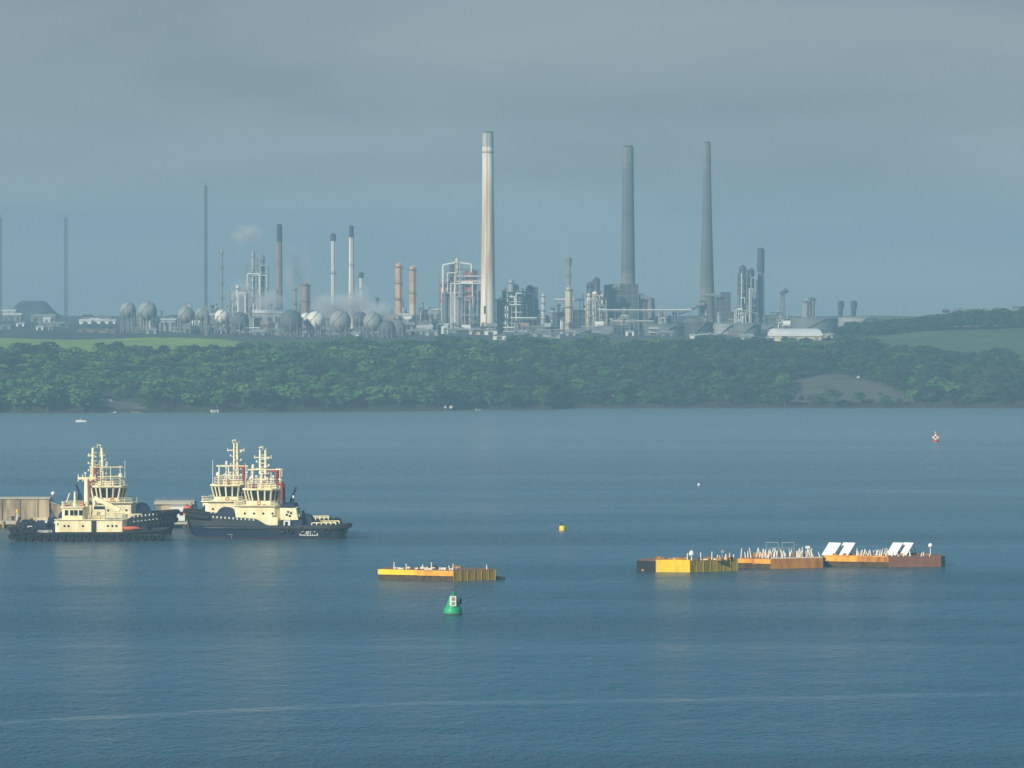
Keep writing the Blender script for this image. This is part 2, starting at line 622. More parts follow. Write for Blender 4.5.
def plant(spots):
    Vs, Ms = [], []
    for x, y, z, r, h, sp in spots:
        c = CR[rw.integers(len(CR))]
        a = rw.uniform(0, 2 * PI)
        ca, sa = math.cos(a), math.sin(a)
        q = np.stack([(c[:, 0] * ca - c[:, 1] * sa) * r, (c[:, 0] * sa + c[:, 1] * ca) * r, c[:, 2] * h / 2], -1)
        Vs.append(q + np.array([x, y, z]))
        Ms.append(np.full(len(c) // 4, sp))
    return np.concatenate(Vs), np.concatenate(Ms)


spots, front = [], []
for gx in np.arange(-345, 350, 8.6):
    for gt in np.arange(3, 262, 9.0):
        x = gx + rw.uniform(-3, 3)
        t = gt + rw.uniform(-3.5, 3.5)
        y = float(shore(x)) + t
        px = 512 + x * F / y
        if px < -45 or px > 1070:
            continue
        if t < 1.5:
            continue
        # leave the bare slope, the fields and the rubble open
        tm = np.interp(px, [785, 797, 834, 880, 918], [0, 104, 114, 66, 10])
        if 6 < t < tm and rw.uniform() > .02:
            continue
        if 100 < px < 147 and t < np.interp(px, [100, 113, 124, 134, 147], [4, 26, 17, 20, 4]):
            continue
        if 92 < px < 113 and t < 52:
            continue
        if px > 858 and t > np.interp(px, [868, 905, 968, 1070], [264, 226, 180, 162]) + 8 * math.sin(px * .09):
            continue
        if px < 236 and t > 208 + 9 * math.sin(px * .07):
            continue
        big = rw.uniform() < (.40 if px < 500 else .2)
        r = rw.uniform(6.2, 9.0) if big else rw.uniform(3.2, 6.0)
        h = r * (rw.uniform(1.0, 1.35) if big else rw.uniform(1.2, 1.8))
        # leaf greens fresher left, darker right, standing in for cloud shade and haze
        pf = float(np.interp(px, [0, 420, 620, 1024], [.56, .46, .10, .05]))
        u = rw.uniform()
        sp = rw.choice([1, 1, 4]) if u < pf * (1.4 if t < 70 else .85) else (rw.choice([2, 2, 5]) if u < pf + .30 + float(np.interp(px, [0, 420, 640], [-.08, 0, .25])) else (3 if u > .90 else 0))
        if t < 13 and not (790 < px < 905):
            front.append((x, y, gz(x, y) - .3, r, h, sp))
        else:
            spots.append((x, y, gz(x, y) - .4, r, h, sp))
# low scrub that fills the slope between the crowns
for k in range(1700):
    x = rw.uniform(-330, 340)
    t = rw.uniform(3, 250) if k % 3 else rw.uniform(2, 30)
    y = float(shore(x)) + t
    px = 512 + x * F / y
    tm = np.interp(px, [785, 797, 834, 880, 918], [0, 104, 114, 66, 10])
    if (6 < t < tm and rw.uniform() > .07) or (100 < px < 147 and t < 26) or (94 < px < 112 and t < 50) or (px > 858 and t > 150) or (px < 245 and t > 205):
        continue
    r = rw.uniform(1.3, 2.6)
    spots.append((x, y, gz(x, y) - .5, r, r * rw.uniform(1.0, 1.5), rw.choice([0, 2, 2, 3])))
V, M = plant(spots)
wood = quads_object('woodland', V, M, LEAF)
struct(wood, 'stuff')

# hedges and copse on the bank to the right, beyond the field
spots = []
for k in range(680):
    px = rw.uniform(838, 1075)
    t = rw.uniform(484, 600)
    D = 2540 + t
    x = PXx(px, D)
    if px < 872 and rw.uniform() > (px - 830) / 45:
        continue
    r = rw.uniform(3.4, 5.8)
    spots.append((x, D, gz(x, D) - .6, r, r * rw.uniform(1.3, 1.9) * (1.0 + .25 * float(sm(930, 1010, px))), rw.choice([2, 2, 0])))
for k in range(190):                                            # hedge line along the works fence
    px = rw.uniform(238, 860)
    D = float(shore(PXx(px, 2800))) + rw.uniform(268, 300) + (60 if px > 640 else 0)
    x = PXx(px, D)
    r = rw.uniform(1.8, 3.2)
    spots.append((x, D, gz(x, D) - .6, r, r * rw.uniform(1.0, 1.4), rw.choice([2, 0, 3])))
V, M = plant(spots)
hedge = quads_object('hedge_vegetation', V, M, LEAF)
struct(hedge, 'stuff')


def tree_proto(k, sp):
    q = crown_arrays(4.6, 9.4, 230, rw, 1.25)
    root = thing('leafy_tree', 'leafy tree standing at the water edge of the wooded far shore', 'tree', (0, 0, 0), 0, 'trees along the far shore')
    c = quads_object('crown', q, np.full(len(q) // 4, sp), LEAF)
    c.parent = root
    mb = MB()
    mb.cyl((0, 0, 0), (.15, .1, 3.2), .32, .22, 7)
    for j in range(4):
        a = 2 * PI * j / 4 + k
        mb.cyl((.15, .1, 2.9), (2.0 * math.cos(a), 2.0 * math.sin(a), 5.6), .18, .07, 5)
    mb.build('trunk', BARK, root)
    return root


protos = [tree_proto(k, s) for k, s in enumerate((0, 1, 2, 1, 0, 3, 4, 5))]
fresh = 0
TREE_LABELS = {1: 'fresh light green leafy tree at the water edge of the wooded shore',
               2: 'dark green leafy tree at the water edge of the wooded shore',
               0: 'mid green leafy tree at the water edge of the wooded shore',
               4: 'yellow green leafy tree at the water edge of the wooded shore',
               5: 'blue green leafy tree at the water edge of the wooded shore',
               3: 'olive green leafy tree at the water edge of the wooded shore'}
spro = {0: [protos[0], protos[4]], 1: [protos[1], protos[3]], 2: [protos[2]], 3: [protos[5]], 4: [protos[6]], 5: [protos[7]]}
used_p = set()
for (x, y, z, r, h, sp) in front[:280]:
    sp = int(sp)
    pr = spro[sp][rw.integers(len(spro[sp]))]
    sc_ = (r / 4.6, r / 4.6, h / 9.0)
    if id(pr) not in used_p:
        used_p.add(id(pr))
        pr.location = (x, y, z)
        pr.scale = sc_
        pr['label'] = TREE_LABELS[sp]
        pr['group'] = 'trees along the far shore'
    else:
        dup(pr, (x, y, z), rw.uniform(0, 6.28), TREE_LABELS[sp], 'trees along the far shore', sc_)

# trees that stand clear on the edge of the left-hand field
FIELD_TREES = [(100, 'round dark green tree, left of the pair breaking the lower edge of the pale field'),
               (118, 'round dark green tree, right of the pair breaking the lower edge of the pale field'),
               (208, 'dark green tree at the right end of the pale field, below the tall pale-footed mast'),
               (163, 'low bushy tree between the paired field trees and the tall pale-footed mast')]
for k, (px, lb) in enumerate(FIELD_TREES):
    D = 2652 if px > 110 else 2648
    x = PXx(px, D)
    s_ = (1.15, 1.15, 1.0) if px < 130 else (.9, .9, .8)
    dup(protos[2], (x, D, gz(x, D) - .3), k * 1.3, lb, 'trees on the edge of the field', s_)

# pale boulders and the ruin at the tide line
STONE = mat('pale_limestone', (.50, .47, .42), .9, scale=.6, var=.5)
BSTONE = mat('brown_stone', (.26, .20, .15), .9, scale=.6, var=.5)


def boulder(px, py, D, w, label, m=STONE, n=5):
    root = thing('rock_outcrop', label, 'rock', (0, 0, 0))
    p = P(px, py, D)
    root.location = (p.x, D, gz(p.x, D) - .2)
    mb = MB()
    rr = random.Random(int(px * 7 + py))
    for i in range(n):
        cx, cy = rr.uniform(-w / 2, w / 2), rr.uniform(-1, 1)
        s_ = rr.uniform(.5, 1.0)
        ang = rr.uniform(0, 2)
        poly = [(cx + s_ * 1.3 * math.cos(ang + 2 * PI * k / 6) * rr.uniform(.75, 1.1), cy + s_ * math.sin(ang + 2 * PI * k / 6) * rr.uniform(.75, 1.1)) for k in range(6)]
        top = [(cx + (a - cx) * .6 + .1, cy + (b_ - cy) * .6) for a, b_ in poly]
        MB().prism(poly, -.4, s_ * rr.uniform(.9, 1.5), 0, top).build('boulder', m, root)
    return root


boulder(97, 393, 2455, 3, 'pale stones of a ruin among trees, left of the brown landing')
boulder(107, 396, 2450, 5, 'pale broken masonry just above the brown landing on the left shore')
boulder(113, 411, 2427, 2.5, 'small pale rock at the waterline left of the brown landing')
boulder(137, 410, 2428, 7, 'brown rock heap at the waterline of the landing on the left shore', BSTONE, 9)
boulder(214, 409, 2432, 4, 'pale rock at the waterline below the tall pale-footed mast')
boulder(288, 409, 2438, 4, 'pale rocks at the waterline below the large dark gas sphere')
boulder(446, 408, 2480, 6, 'row of pale rocks at the waterline left of the white chimney')
boulder(476, 406, 2488, 4, 'pale rocks at the waterline below the white chimney', STONE, 7)
boulder(614, 399, 2560, 2, 'single pale rock low on the wooded bank below the middle grey chimney')
boulder(862, 369, 2635, 5, 'pale rocks at the top right of the bare brown slope')
boulder(958, 390, 2590, 4, 'pale rock patch among trees on the right-hand bank')
# ================================================================== THE REFINERY
LAND = []          # (px, name) landmarks for describing small plant


def base(px, D):
    x = PXx(px, D)
    return Vector((x, D, gz(x, D) - .15))


def top_h(px, py, D):
    return P(px, py, D).z - base(px, D).z


def chimney(px, ytop, D, wtop, wbot, label, bands, name='chimney', lining=True, niche=False, rings=(.33, .62, .9)):
    """bands: (fraction of height where the band ends, material) from the ground up"""
    r = thing(name, label, 'chimney', base(px, D))
    H = top_h(px, ytop, D)
    r1, r0 = pxw(wtop, D) / 2, pxw(wbot, D) / 2

    def rad(f):
        return r1 + (r0 - r1) * (1 - f) ** 1.35
    f0 = 0
    for i, (f1, m) in enumerate(bands):
        n = 12
        prof = [(rad(f0 + (f1 - f0) * k / n), H * (f0 + (f1 - f0) * k / n)) for k in range(n + 1)]
        MB().lathe(prof, 28).build('shaft' if i == 0 else ('cap' if i == len(bands) - 1 else 'band'), m, r, smooth=True)
        f0 = f1
    if lining:
        MB().lathe([(r1 * .86, H - .2), (r1 * .86, H + 1.0), (r1 * .70, H + 1.0), (r1 * .70, H - .2)], 24).build('flue_lining', RC_DARK, r)
    for f in rings:
        q = rad(f)
        mb = MB()
        mb.lathe([(q + .02, H * f), (q + .45, H * f), (q + .45, H * f + .25), (q + .02, H * f + .25)], 24)
        mb.lathe([(q + .40, H * f + 1.1), (q + .46, H * f + 1.1), (q + .46, H * f + 1.2), (q + .40, H * f + 1.2)], 24)
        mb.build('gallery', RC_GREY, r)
    mb = MB()
    for s in (-.25, .25):
        mb.obox((s - rad(0) * .2, -rad(0) - .1, 1), (s - rad(1) * .2, -rad(1) - .1, H), .08, .08)
    k = 2
    while k < H - 1:
        q = rad(k / H)
        mb.cbox(-q * .2, -q - .1, k, .5, .06, .06)
        k += 1.5
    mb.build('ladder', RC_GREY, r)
    if niche:
        MB().cbox(-rad(.1) * .45, -rad(.1) * .93, H * .11, 1.1, .7, 5.2).build('opening', RC_DARK, r)
    return r


def lattice(mb, w0, w1, H, z0=0, step=None, t=.18, tb=.1, cx=0, cy=0):
    n = max(3, int(round(H / (step or (w0 + w1) * .6))))
    prev = None
    for k in range(n + 1):
        f = k / n
        w = (w0 + (w1 - w0) * f) / 2
        z = z0 + H * f
        c = [(cx - w, cy - w, z), (cx + w, cy - w, z), (cx + w, cy + w, z), (cx - w, cy + w, z)]
        for i in range(4):
            mb.obox(c[i], c[(i + 1) % 4], tb, tb)
        if prev:
            for i in range(4):
                mb.obox(prev[i], c[i], t, t)
                mb.obox(prev[i], c[(i + 1) % 4], tb, tb)
        prev = c
    return mb


def mast(px, ytop, D, w, label, m, pale=None, guy=False):
    r = thing('radio_mast', label, 'mast', base(px, D))
    H = top_h(px, ytop, D)
    fz = H * .2 if pale else 0
    lattice(MB(), w, w, H - fz, fz, w * 1.6, .24, .13).build('lattice', m, r)
    MB().cyl((0, 0, H - 1), (0, 0, H + 3), .16, .1, 6).build('lightning_rod', m, r)
    MB().cyl((0, 0, fz), (0, 0, H), w * .14, w * .14, 8).build('riser_pipe', m, r)
    if pale:
        lattice(MB(), w * 1.02, w, fz, 0, w * 1.6, .34, .2).build('painted_foot', pale, r)
    MB().box(-w, w, -w, w, -.5, .8).build('footing', RC_GREY, r)
    if guy:
        for f in (.5, .92):
            for a in (.5, 2.6, 4.7):
                MB().obox((w * .4 * math.cos(a), w * .4 * math.sin(a), H * f), (H * .42 * math.cos(a), H * .42 * math.sin(a), 0), .05, .05).build('guy_wire', RC_GREY, r)
    return r


def sphere_tank(cx, cy, rp, D, m, label, legm=None):
    b = base(cx, D)
    r = thing('gas_sphere', label, 'gas tank', b, 0, 'spherical gas tanks along the works edge')
    rad = pxw(rp, D)
    cz = P(cx, cy, D).z - b.z
    cz = max(cz, rad + 1.2)
    MB().sphere((0, 0, cz), rad, 32, 18).build('shell', m, r, smooth=True)
    n = 10
    for i in range(n):
        a = 2 * PI * (i + .5) / n
        x, y = rad * .96 * math.cos(a), rad * .96 * math.sin(a)
        MB().cyl((x, y, -.3), (x, y, cz + rad * .15), .32, .28, 8).build('leg', legm or RF_GREY, r)  # darker leg grey in place of cloud shade
    mb = MB()
    for i in range(n):
        a, c = 2 * PI * (i + .5) / n, 2 * PI * (i + 1.5) / n
        q = rad * .96
        mb.obox((q * math.cos(a), q * math.sin(a), .8), (q * math.cos(c), q * math.sin(c), cz * .62), .12, .12)
        mb.obox((q * math.cos(a), q * math.sin(a), cz * .62), (q * math.cos(c), q * math.sin(c), .8), .12, .12)
    mb.build('bracing', RF_STEEL, r)
    mb = MB()
    mb.lathe([(rad * .04, cz + rad), (rad * .22, cz + rad * .985), (rad * .22, cz + rad + .15), (rad * .04, cz + rad + .25)], 14)
    for k in range(8):
        a = 2 * PI * k / 8
        mb.cyl((rad * .21 * math.cos(a), rad * .21 * math.sin(a), cz + rad), (rad * .21 * math.cos(a), rad * .21 * math.sin(a), cz + rad + 1.0), .05, .05, 5)
    mb.build('top_platform', RF_GREY, r)
    mb = MB()
    pts = []
    for k in range(15):
        f = k / 14
        el = -PI / 2 * .3 + f * (PI / 2 * 1.15)
        az = -PI / 2 - .9 + f * 1.5
        pts.append(((rad + .4) * math.cos(el) * math.cos(az), (rad + .4) * math.cos(el) * math.sin(az), cz + (rad + .4) * math.sin(el)))
    for a, c in zip(pts[:-1], pts[1:]):
        mb.obox(a, c, .35, .10)
    mb.build('stair', RF_STEEL, r)
    return r


def column(px, ytop, D, w, label, m, rings=3, topm=None, topf=.0, bulge=1.0, pipe=True, name='distillation_column', cat='column', headw=1.0, ringm=None):
    r = thing(name, label, cat, base(px, D))
    H = top_h(px, ytop, D)
    q = pxw(w, D) / 2
    if topf:
        MB().lathe([(q, -.3), (q, H * (1 - topf))], 18).build('vessel', m, r, smooth=True)
        q2 = q * headw
        MB().lathe([(q2, H * (1 - topf)), (q2, H - q2 * .5), (q2 * .7, H - q2 * .15), (q2 * .1, H)], 18).build('head', topm or m, r, smooth=True)
    else:
        MB().lathe([(q, -.3), (q, H - q), (q * .8, H - q * .4), (q * .4, H - q * .1), (.05, H)], 18).build('vessel', m, r, smooth=True)
    for k in range(rings):
        z = H * (.22 + .72 * k / max(1, rings - 1)) if rings > 1 else H * .9
        mb = MB()
        mb.lathe([(q + .05, z), (q + 1.0, z), (q + 1.0, z + .2), (q + .05, z + .2)], 18)
        for i in range(12):
            a = 2 * PI * i / 12
            mb.cyl(((q + .95) * math.cos(a), (q + .95) * math.sin(a), z), ((q + .95) * math.cos(a), (q + .95) * math.sin(a), z + 1.15), .05, .05, 4)
        mb.lathe([(q + .92, z + 1.1), (q + .98, z + 1.1), (q + .98, z + 1.2), (q + .92, z + 1.2)], 18, cap=False)
        mb.build('platform', ringm or RF_GREY, r)
    if pipe:
        mb = MB()
        s = q + .5
        mb.path([(s, -.2, 0), (s, -.2, H * .98), (s * .4, -.1, H + .8), (0, 0, H - .1)], max(.22, q * .16), 7)
        mb.build('overhead_pipe', RF_STEEL, r)
    mb = MB()
    for s in (-.25, .25):
        mb.obox((-q * .6 + s, -q * .95 - .25, .3), (-q * .6 + s, -q * .95 - .25, H * .95), .07, .07)
    z = .8
    while z < H * .95:
        mb.cbox(-q * .6, -q * .95 - .25, z, .5, .05, .05)
        z += .9
    mb.build('ladder', RF_DARK, r)
    return r


def tank(px0, px1, ytop, D, m, label, rim=None):
    cx = (px0 + px1) / 2
    r = thing('storage_tank', label, 'tank', base(cx, D), 0, 'storage tanks along the works edge')
    rad = pxw(px1 - px0, D) / 2
    H = top_h(cx, ytop, D)
    MB().lathe([(rad, -1.5), (rad, H)], 48, cap=False).build('shell', m, r, smooth=True)
    MB().lathe([(.05, H + rad * .04), (rad * .5, H + rad * .03), (rad, H - .05)], 48, cap=False).build('roof', rim or m, r, smooth=True)
    for z in (H * .35, H * .68, H - .35):
        MB().lathe([(rad + .02, z), (rad + .22, z), (rad + .22, z + .25), (rad + .02, z + .25)], 48, cap=False).build('wind_girder', RF_GREY, r)
    mb = MB()
    n = 18
    for k in range(n):
        a, c = -PI / 2 - .5 + k / n * .9, -PI / 2 - .5 + (k + 1) / n * .9
        mb.obox(((rad + .6) * math.cos(a), (rad + .6) * math.sin(a), H * k / n), ((rad + .6) * math.cos(c), (rad + .6) * math.sin(c), H * (k + 1) / n), .9, .14)
    mb.build('stair', RF_STEEL, r)
    mb = MB()
    n = 40
    for k in range(n):
        a = 2 * PI * k / n
        mb.cyl((rad * math.cos(a), rad * math.sin(a), H), (rad * math.cos(a), rad * math.sin(a), H + 1.1), .05, .05, 4)
    mb.lathe([(rad - .04, H + 1.05), (rad + .04, H + 1.05), (rad + .04, H + 1.12), (rad - .04, H + 1.12)], 40, cap=False)
    mb.build('railing', RF_STEEL, r)
    return r


def unit(px0, px1, ytop, D, label, levels, bays, fm, vessels, pipes=6, seed=1, deep=1.0, name='process_unit', extra=None):
    """open steel structure with vessels, decks and pipes; vessels: (fx, w_px, ytop_px, mat)"""
    rr = random.Random(seed)
    cx = (px0 + px1) / 2
    r = thing(name, label, 'process plant', base(cx, D))
    b = base(cx, D)
    W = pxw(px1 - px0, D)
    H = top_h(cx, ytop, D)
    dp = W * .6 * deep
    mb = MB()
    xs_ = [-W / 2 + W * i / bays for i in range(bays + 1)]
    hs_ = []
    for i, x in enumerate(xs_):
        h = H * (1 - .28 * rr.random() * (i in (0, bays)))
        hs_.append(h)
        for y in (-dp / 2, 0, dp / 2):
            mb.obox((x, y, -.3), (x, y, h), .4, .4)
    for k in range(1, levels + 1):
        z = H * k / levels
        for y in (-dp / 2, dp / 2):
            for i in range(bays):
                if min(hs_[i], hs_[i + 1]) >= z - .3:
                    mb.obox((xs_[i], y, z - .2), (xs_[i + 1], y, z - .2), .34, .4)
                    if rr.random() < .5:
                        mb.obox((xs_[i], y, z - H / levels), (xs_[i + 1], y, z - .2), .2, .2)
        for i, x in enumerate(xs_):
            if hs_[i] >= z - .3:
                mb.obox((x, -dp / 2, z - .2), (x, dp / 2, z - .2), .3, .36)
    mb.build('frame', fm, r)
    mb = MB()
    for k in range(1, levels + 1):
        z = H * k / levels
        for i in range(bays):
            if min(hs_[i], hs_[i + 1]) >= z - .3 and rr.random() < .8:
                mb.box(xs_[i] + .2, xs_[i + 1] - .2, -dp / 2 + .25, dp / 2 - .25, z + .02, z + .14)
    if mb.v:
        mb.build('decking', RF_GREY, r)
    mb = MB()
    for k in range(1, levels + 1):
        z = H * k / levels
        mb.obox((-W / 2, -dp / 2 - .15, z + 1.1), (W / 2, -dp / 2 - .15, z + 1.1), .07, .07)
        for i in range(bays * 3 + 1):
            x = -W / 2 + W * i / (bays * 3)
            mb.obox((x, -dp / 2 - .15, z), (x, -dp / 2 - .15, z + 1.1), .06, .06)
    mb.build('railing', RF_STEEL, r)
    for fx, wp, yt, m in vessels:
        q = pxw(wp, D) / 2
        x = -W / 2 + W * fx
        h = P(cx, yt, D).z - b.z
        y = rr.uniform(-.3, .3) * dp
        mb = MB().lathe([(q * .8, 0), (q, h * .12), (q, h - q * .8), (q * .75, h - q * .3), (q * .15, h)], 14, x, y)
        o = mb.build('vessel', m, r, smooth=True)
        for f in (.45, .72, .92):
            MB().lathe([(q + .03, h * f), (q + .7, h * f), (q + .7, h * f + .2), (q + .03, h * f + .2)], 14, x, y).build('platform', RF_DARK, o)
    for k in range(pipes):
        x0, x1 = sorted((rr.uniform(-W / 2, W / 2), rr.uniform(-W / 2, W / 2)))
        z0, z1 = sorted((rr.uniform(.1, .9) * H, rr.uniform(.2, 1.0) * H))
        y = -dp / 2 - rr.uniform(.3, 1.2)
        q = rr.uniform(.2, .5)
        mb = MB().path([(x0, y, .3), (x0, y, z1), (x1, y, z1), (x1, y + 1.5, z0)], q, 7)
        mb.build('pipe', rr.choice([RF_STEEL, RF_WHITE, RF_WHITE, RF_GREY]), r)
    if extra:
        extra(r, W, dp, H)
    return r


def blockhouse(px0, px1, D, label, cat, m, blocks, name='boiler_house', ducts=()):
    """stepped solid plant building: blocks = (fx0, fx1, ytop_px)"""
    cx = (px0 + px1) / 2
    b = base(cx, D)
    r = thing(name, label, cat, b)
    W = pxw(px1 - px0, D)
    for i, (f0, f1, yt) in enumerate(blocks):
        h = P(cx, yt, D).z - b.z
        x0, x1 = -W / 2 + W * f0, -W / 2 + W * f1
        dpt = 7 + 1.3 * (i % 3)
        o = MB().box(x0, x1, -dpt, dpt, -.5, h).build('casing', m, r)
        mb = MB()
        k = 3.5
        while k < h - 1:
            mb.box(x0 - .12, x1 + .12, -dpt - .18, -dpt - .02, k, k + .35)
            k += 4
        n = max(2, int((x1 - x0) / 3.5))
        for j in range(n + 1):
            x = x0 + (x1 - x0) * j / n
            mb.box(x - .18, x + .18, -dpt - .32, -dpt - .19, 0, h)
        mb.build('stiffeners', RF_GREY, o)
        mb = MB()
        for j in range(5):
            x = x0 + (x1 - x0) * (j + .5) / 5
            mb.obox((x, -dpt + .4, h), (x, -dpt + .4, h + 1.1), .07, .07)
        mb.obox((x0, -dpt + .4, h + 1.1), (x1, -dpt + .4, h + 1.1), .07, .07)
        mb.build('railing', RF_STEEL, o)
    for pts, q in ducts:
        pp = []
        for px, py in pts:
            w = P(px, py, D)
            pp.append((w.x - b.x, -9.5, w.z - b.z))
        MB().path(pp, q, 10).build('duct', RF_GREY, r)
    return r


def shed(px0, px1, yeave, yridge, D, wm, rm, label, name='low_building', doors=2, dep=14, cat='building', vents=2):
    cx = (px0 + px1) / 2
    b = base(cx, D)
    r = thing(name, label, cat, b)
    W = pxw(px1 - px0, D)
    he, hr = P(cx, yeave, D).z - b.z, P(cx, yridge, D).z - b.z
    he = max(he, 2.2)
    hr = max(hr, he + .5)
    MB().box(-W / 2, W / 2, -dep / 2, dep / 2, -1, he).build('wall', wm, r)
    mb = MB()
    o = .5
    mb.add([(-W / 2 - o, -dep / 2 - o, he + .03), (W / 2 + o, -dep / 2 - o, he + .03), (W / 2 + o, dep / 2 + o, he + .03), (-W / 2 - o, dep / 2 + o, he + .03),
            (-W / 2 - o, 0, hr), (W / 2 + o, 0, hr)], [(0, 1, 5, 4), (3, 4, 5, 2), (0, 4, 3), (1, 2, 5), (0, 3, 2, 1)])
    ro = mb.build('roof', rm, r)
    for k in range(vents):
        x = -W / 2 + W * (k + .5) / vents
        MB().cbox(x, 0, hr + .3, 1.6, 1.2, .9).build('roof_vent', RF_GREY, ro)
    for k in range(doors):
        x = -W / 2 + W * (k + .5) / max(1, doors)
        dw = min(3.2, W / doors * .5)
        MB().box(x - dw / 2, x + dw / 2, -dep / 2 - .12, -dep / 2 - .003, 0, he * .75).build('door', RF_DARK, r)
    mb = MB()
    n = max(2, int(W / 5))
    for k in range(n):
        x = -W / 2 + W * (k + .5) / n + 1.6
        if x < W / 2 - .7:
            mb.box(x - .6, x + .6, -dep / 2 - .1, -dep / 2 - .002, he * .5, he * .8)
    if mb.v:
        mb.build('window', GLASS, r)
    return r


def pipe_rack(px0, px1, yt, D, label, pm, seed=0, group=None, tiers=2, posts=6):
    rr = random.Random(seed)
    cx = (px0 + px1) / 2
    b = base(cx, D)
    r = thing('pipe_rack', label, 'pipe rack', b, 0, group)
    W = pxw(px1 - px0, D)
    H = max(3.0, P(cx, yt, D).z - b.z)
    mb = MB()
    for y in (-2.4, 2.4):
        mb.obox((-W / 2, y, H - .9), (W / 2, y, H - .9), .3, .35)
    for k in range(posts):
        x = -W / 2 + W * k / (posts - 1)
        for y in (-2.4, 2.4):
            mb.obox((x, y, -.5), (x, y, H), .45, .45)
        for t in range(tiers):
            z = H - .4 - t * 2.6
            if z > .5:
                mb.obox((x, -2.6, z), (x, 2.6, z), .4, .5)
    mb.build('frame', RF_GREY, r)
    for t in range(tiers):
        z = H - .1 - t * 2.6
        if z < .7:
            continue
        for k in range(4):
            q = rr.uniform(.22, .48)
            y = -2.0 + k * 1.3
            MB().cyl((-W / 2 - 1, y, z + q * .5), (W / 2 + 1, y, z + q * .5), q, q, 8).build('pipe', pm if k < 2 else rr.choice([RF_STEEL, RF_GREY]), r)
    return r


# ---- three tall concrete chimneys
chimney(488, 133, 3230, 11, 15.5, 'tall cream white chimney with brown stains, the brightest on the skyline',
        [(.93, RC_STAIN), (1, RC_CAP)], niche=True, rings=(.9,))
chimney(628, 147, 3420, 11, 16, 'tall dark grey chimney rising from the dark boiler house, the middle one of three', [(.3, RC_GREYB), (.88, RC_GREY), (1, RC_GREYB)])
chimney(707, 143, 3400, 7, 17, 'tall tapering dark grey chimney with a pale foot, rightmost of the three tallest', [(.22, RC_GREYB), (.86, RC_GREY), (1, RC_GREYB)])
# ---- smaller stacks
chimney(279.5, 225.5, 3240, 5.4, 6.6, 'pinkish grey stack with a dark top band, left of the brown squat column', [(.84, RF_BROWN), (1, RC_DARK)], 'stack')
chimney(351.5, 227, 3240, 4.6, 6.6, 'slender white stack with a black top, right of the pale platform stack', [(.9, RC_WHITE), (1, RC_DARK)], 'stack')
# ---- masts
mast(0.5, 218, 3350, 1.8, 'dark slender mast cut by the left border of the picture', RC_GREY)
mast(66, 217, 3300, 1.9, 'dark slender lattice mast standing alone behind the pale field', RC_GREY)
mast(206, 186, 2985, 1.5, 'tallest thin mast with a pale foot, at the field edge before the gas spheres', RF_DARK, RF_TANKP)
column(222, 249, 3200, 2.2, 'thin white and grey ringed flare pipe above the small cream sphere', RF_TANKP, 5, name='flare_pipe', cat='flare stack', pipe=False)

# ---- gas spheres
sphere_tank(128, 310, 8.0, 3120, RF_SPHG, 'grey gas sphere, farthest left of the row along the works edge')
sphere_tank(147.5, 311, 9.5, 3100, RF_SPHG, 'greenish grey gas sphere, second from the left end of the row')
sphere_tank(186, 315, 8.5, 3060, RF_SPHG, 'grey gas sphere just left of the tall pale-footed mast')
sphere_tank(202, 314, 7.0, 3140, RF_SPHG, 'smaller grey gas sphere behind the tall pale-footed mast')
sphere_tank(222, 317, 7.5, 3060, RF_SPHW, 'small cream gas sphere under the thin ringed flare pipe')
sphere_tank(240, 321, 9.0, 3060, RF_SPHD, 'dark gas sphere below the steaming white plant')
sphere_tank(291, 321, 11.5, 3030, RF_SPHD, 'big dark blue grey gas sphere left of the bright white sphere')
sphere_tank(306.5, 319, 6.5, 3150, RF_SPHW, 'white gas sphere half hidden behind the big dark sphere')
sphere_tank(316, 320.5, 9.5, 3040, RF_SPHW, 'bright white gas sphere, the most visible of the row')
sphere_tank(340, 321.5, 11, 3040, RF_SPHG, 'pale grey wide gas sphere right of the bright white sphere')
sphere_tank(360, 319, 7.5, 3110, RF_SPHD, 'dark gas sphere between the two pale grey spheres')
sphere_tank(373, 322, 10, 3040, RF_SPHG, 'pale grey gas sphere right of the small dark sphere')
sphere_tank(387.5, 328, 8, 3020, RF_SPHD, 'low dark gas sphere near the right end of the row')
sphere_tank(399, 329, 7, 3050, RF_TANK, 'grey blue gas sphere, last at the right end of the row')

# ---- columns, left to right
unit(247, 268, 258, 3260, 'twin dark open tower of lattice steel with white vessels, left of the dark topped stack', 9, 2, RF_GREY,
     [(.28, 3.6, 251, RF_TANKP), (.74, 4.2, 255, RF_TANK)], 7, 3)
unit(229, 258, 288, 3200, 'white cluttered process unit giving off steam beside the cream sphere', 5, 4, RF_STEEL,
     [(.3, 4, 285, RF_WHITE), (.6, 3.4, 290, RF_TANKP), (.85, 3, 295, RF_WHITE)], 9, 4)
column(305, 282, 3220, 8.5, 'squat wide brown column left of the pale platform stack', RF_BROWN, 3)
column(295, 287, 3230, 3.2, 'thin pale column beside the squat brown column', RF_TANKP, 3)
column(333, 233, 3250, 3.8, 'thin pale stack with a wide dark head platform, left of the black topped white stack', RF_WHITE, 3, RF_DARK, .08, name='vent_stack', cat='stack', headw=1.3)
column(361, 272, 3230, 3.4, 'short pale column with a dark head, right of the black topped white stack', RF_WHITE, 4, RF_DARK, .1, headw=1.35)
column(398.5, 263, 3240, 6.2, 'orange tan column, left one of the pair standing alone', RF_TAN, 4)
column(412.5, 266, 3240, 6.0, 'orange tan column with a paler foot, right one of the pair standing alone', RF_CREAM, 3, RF_TAN, .6)


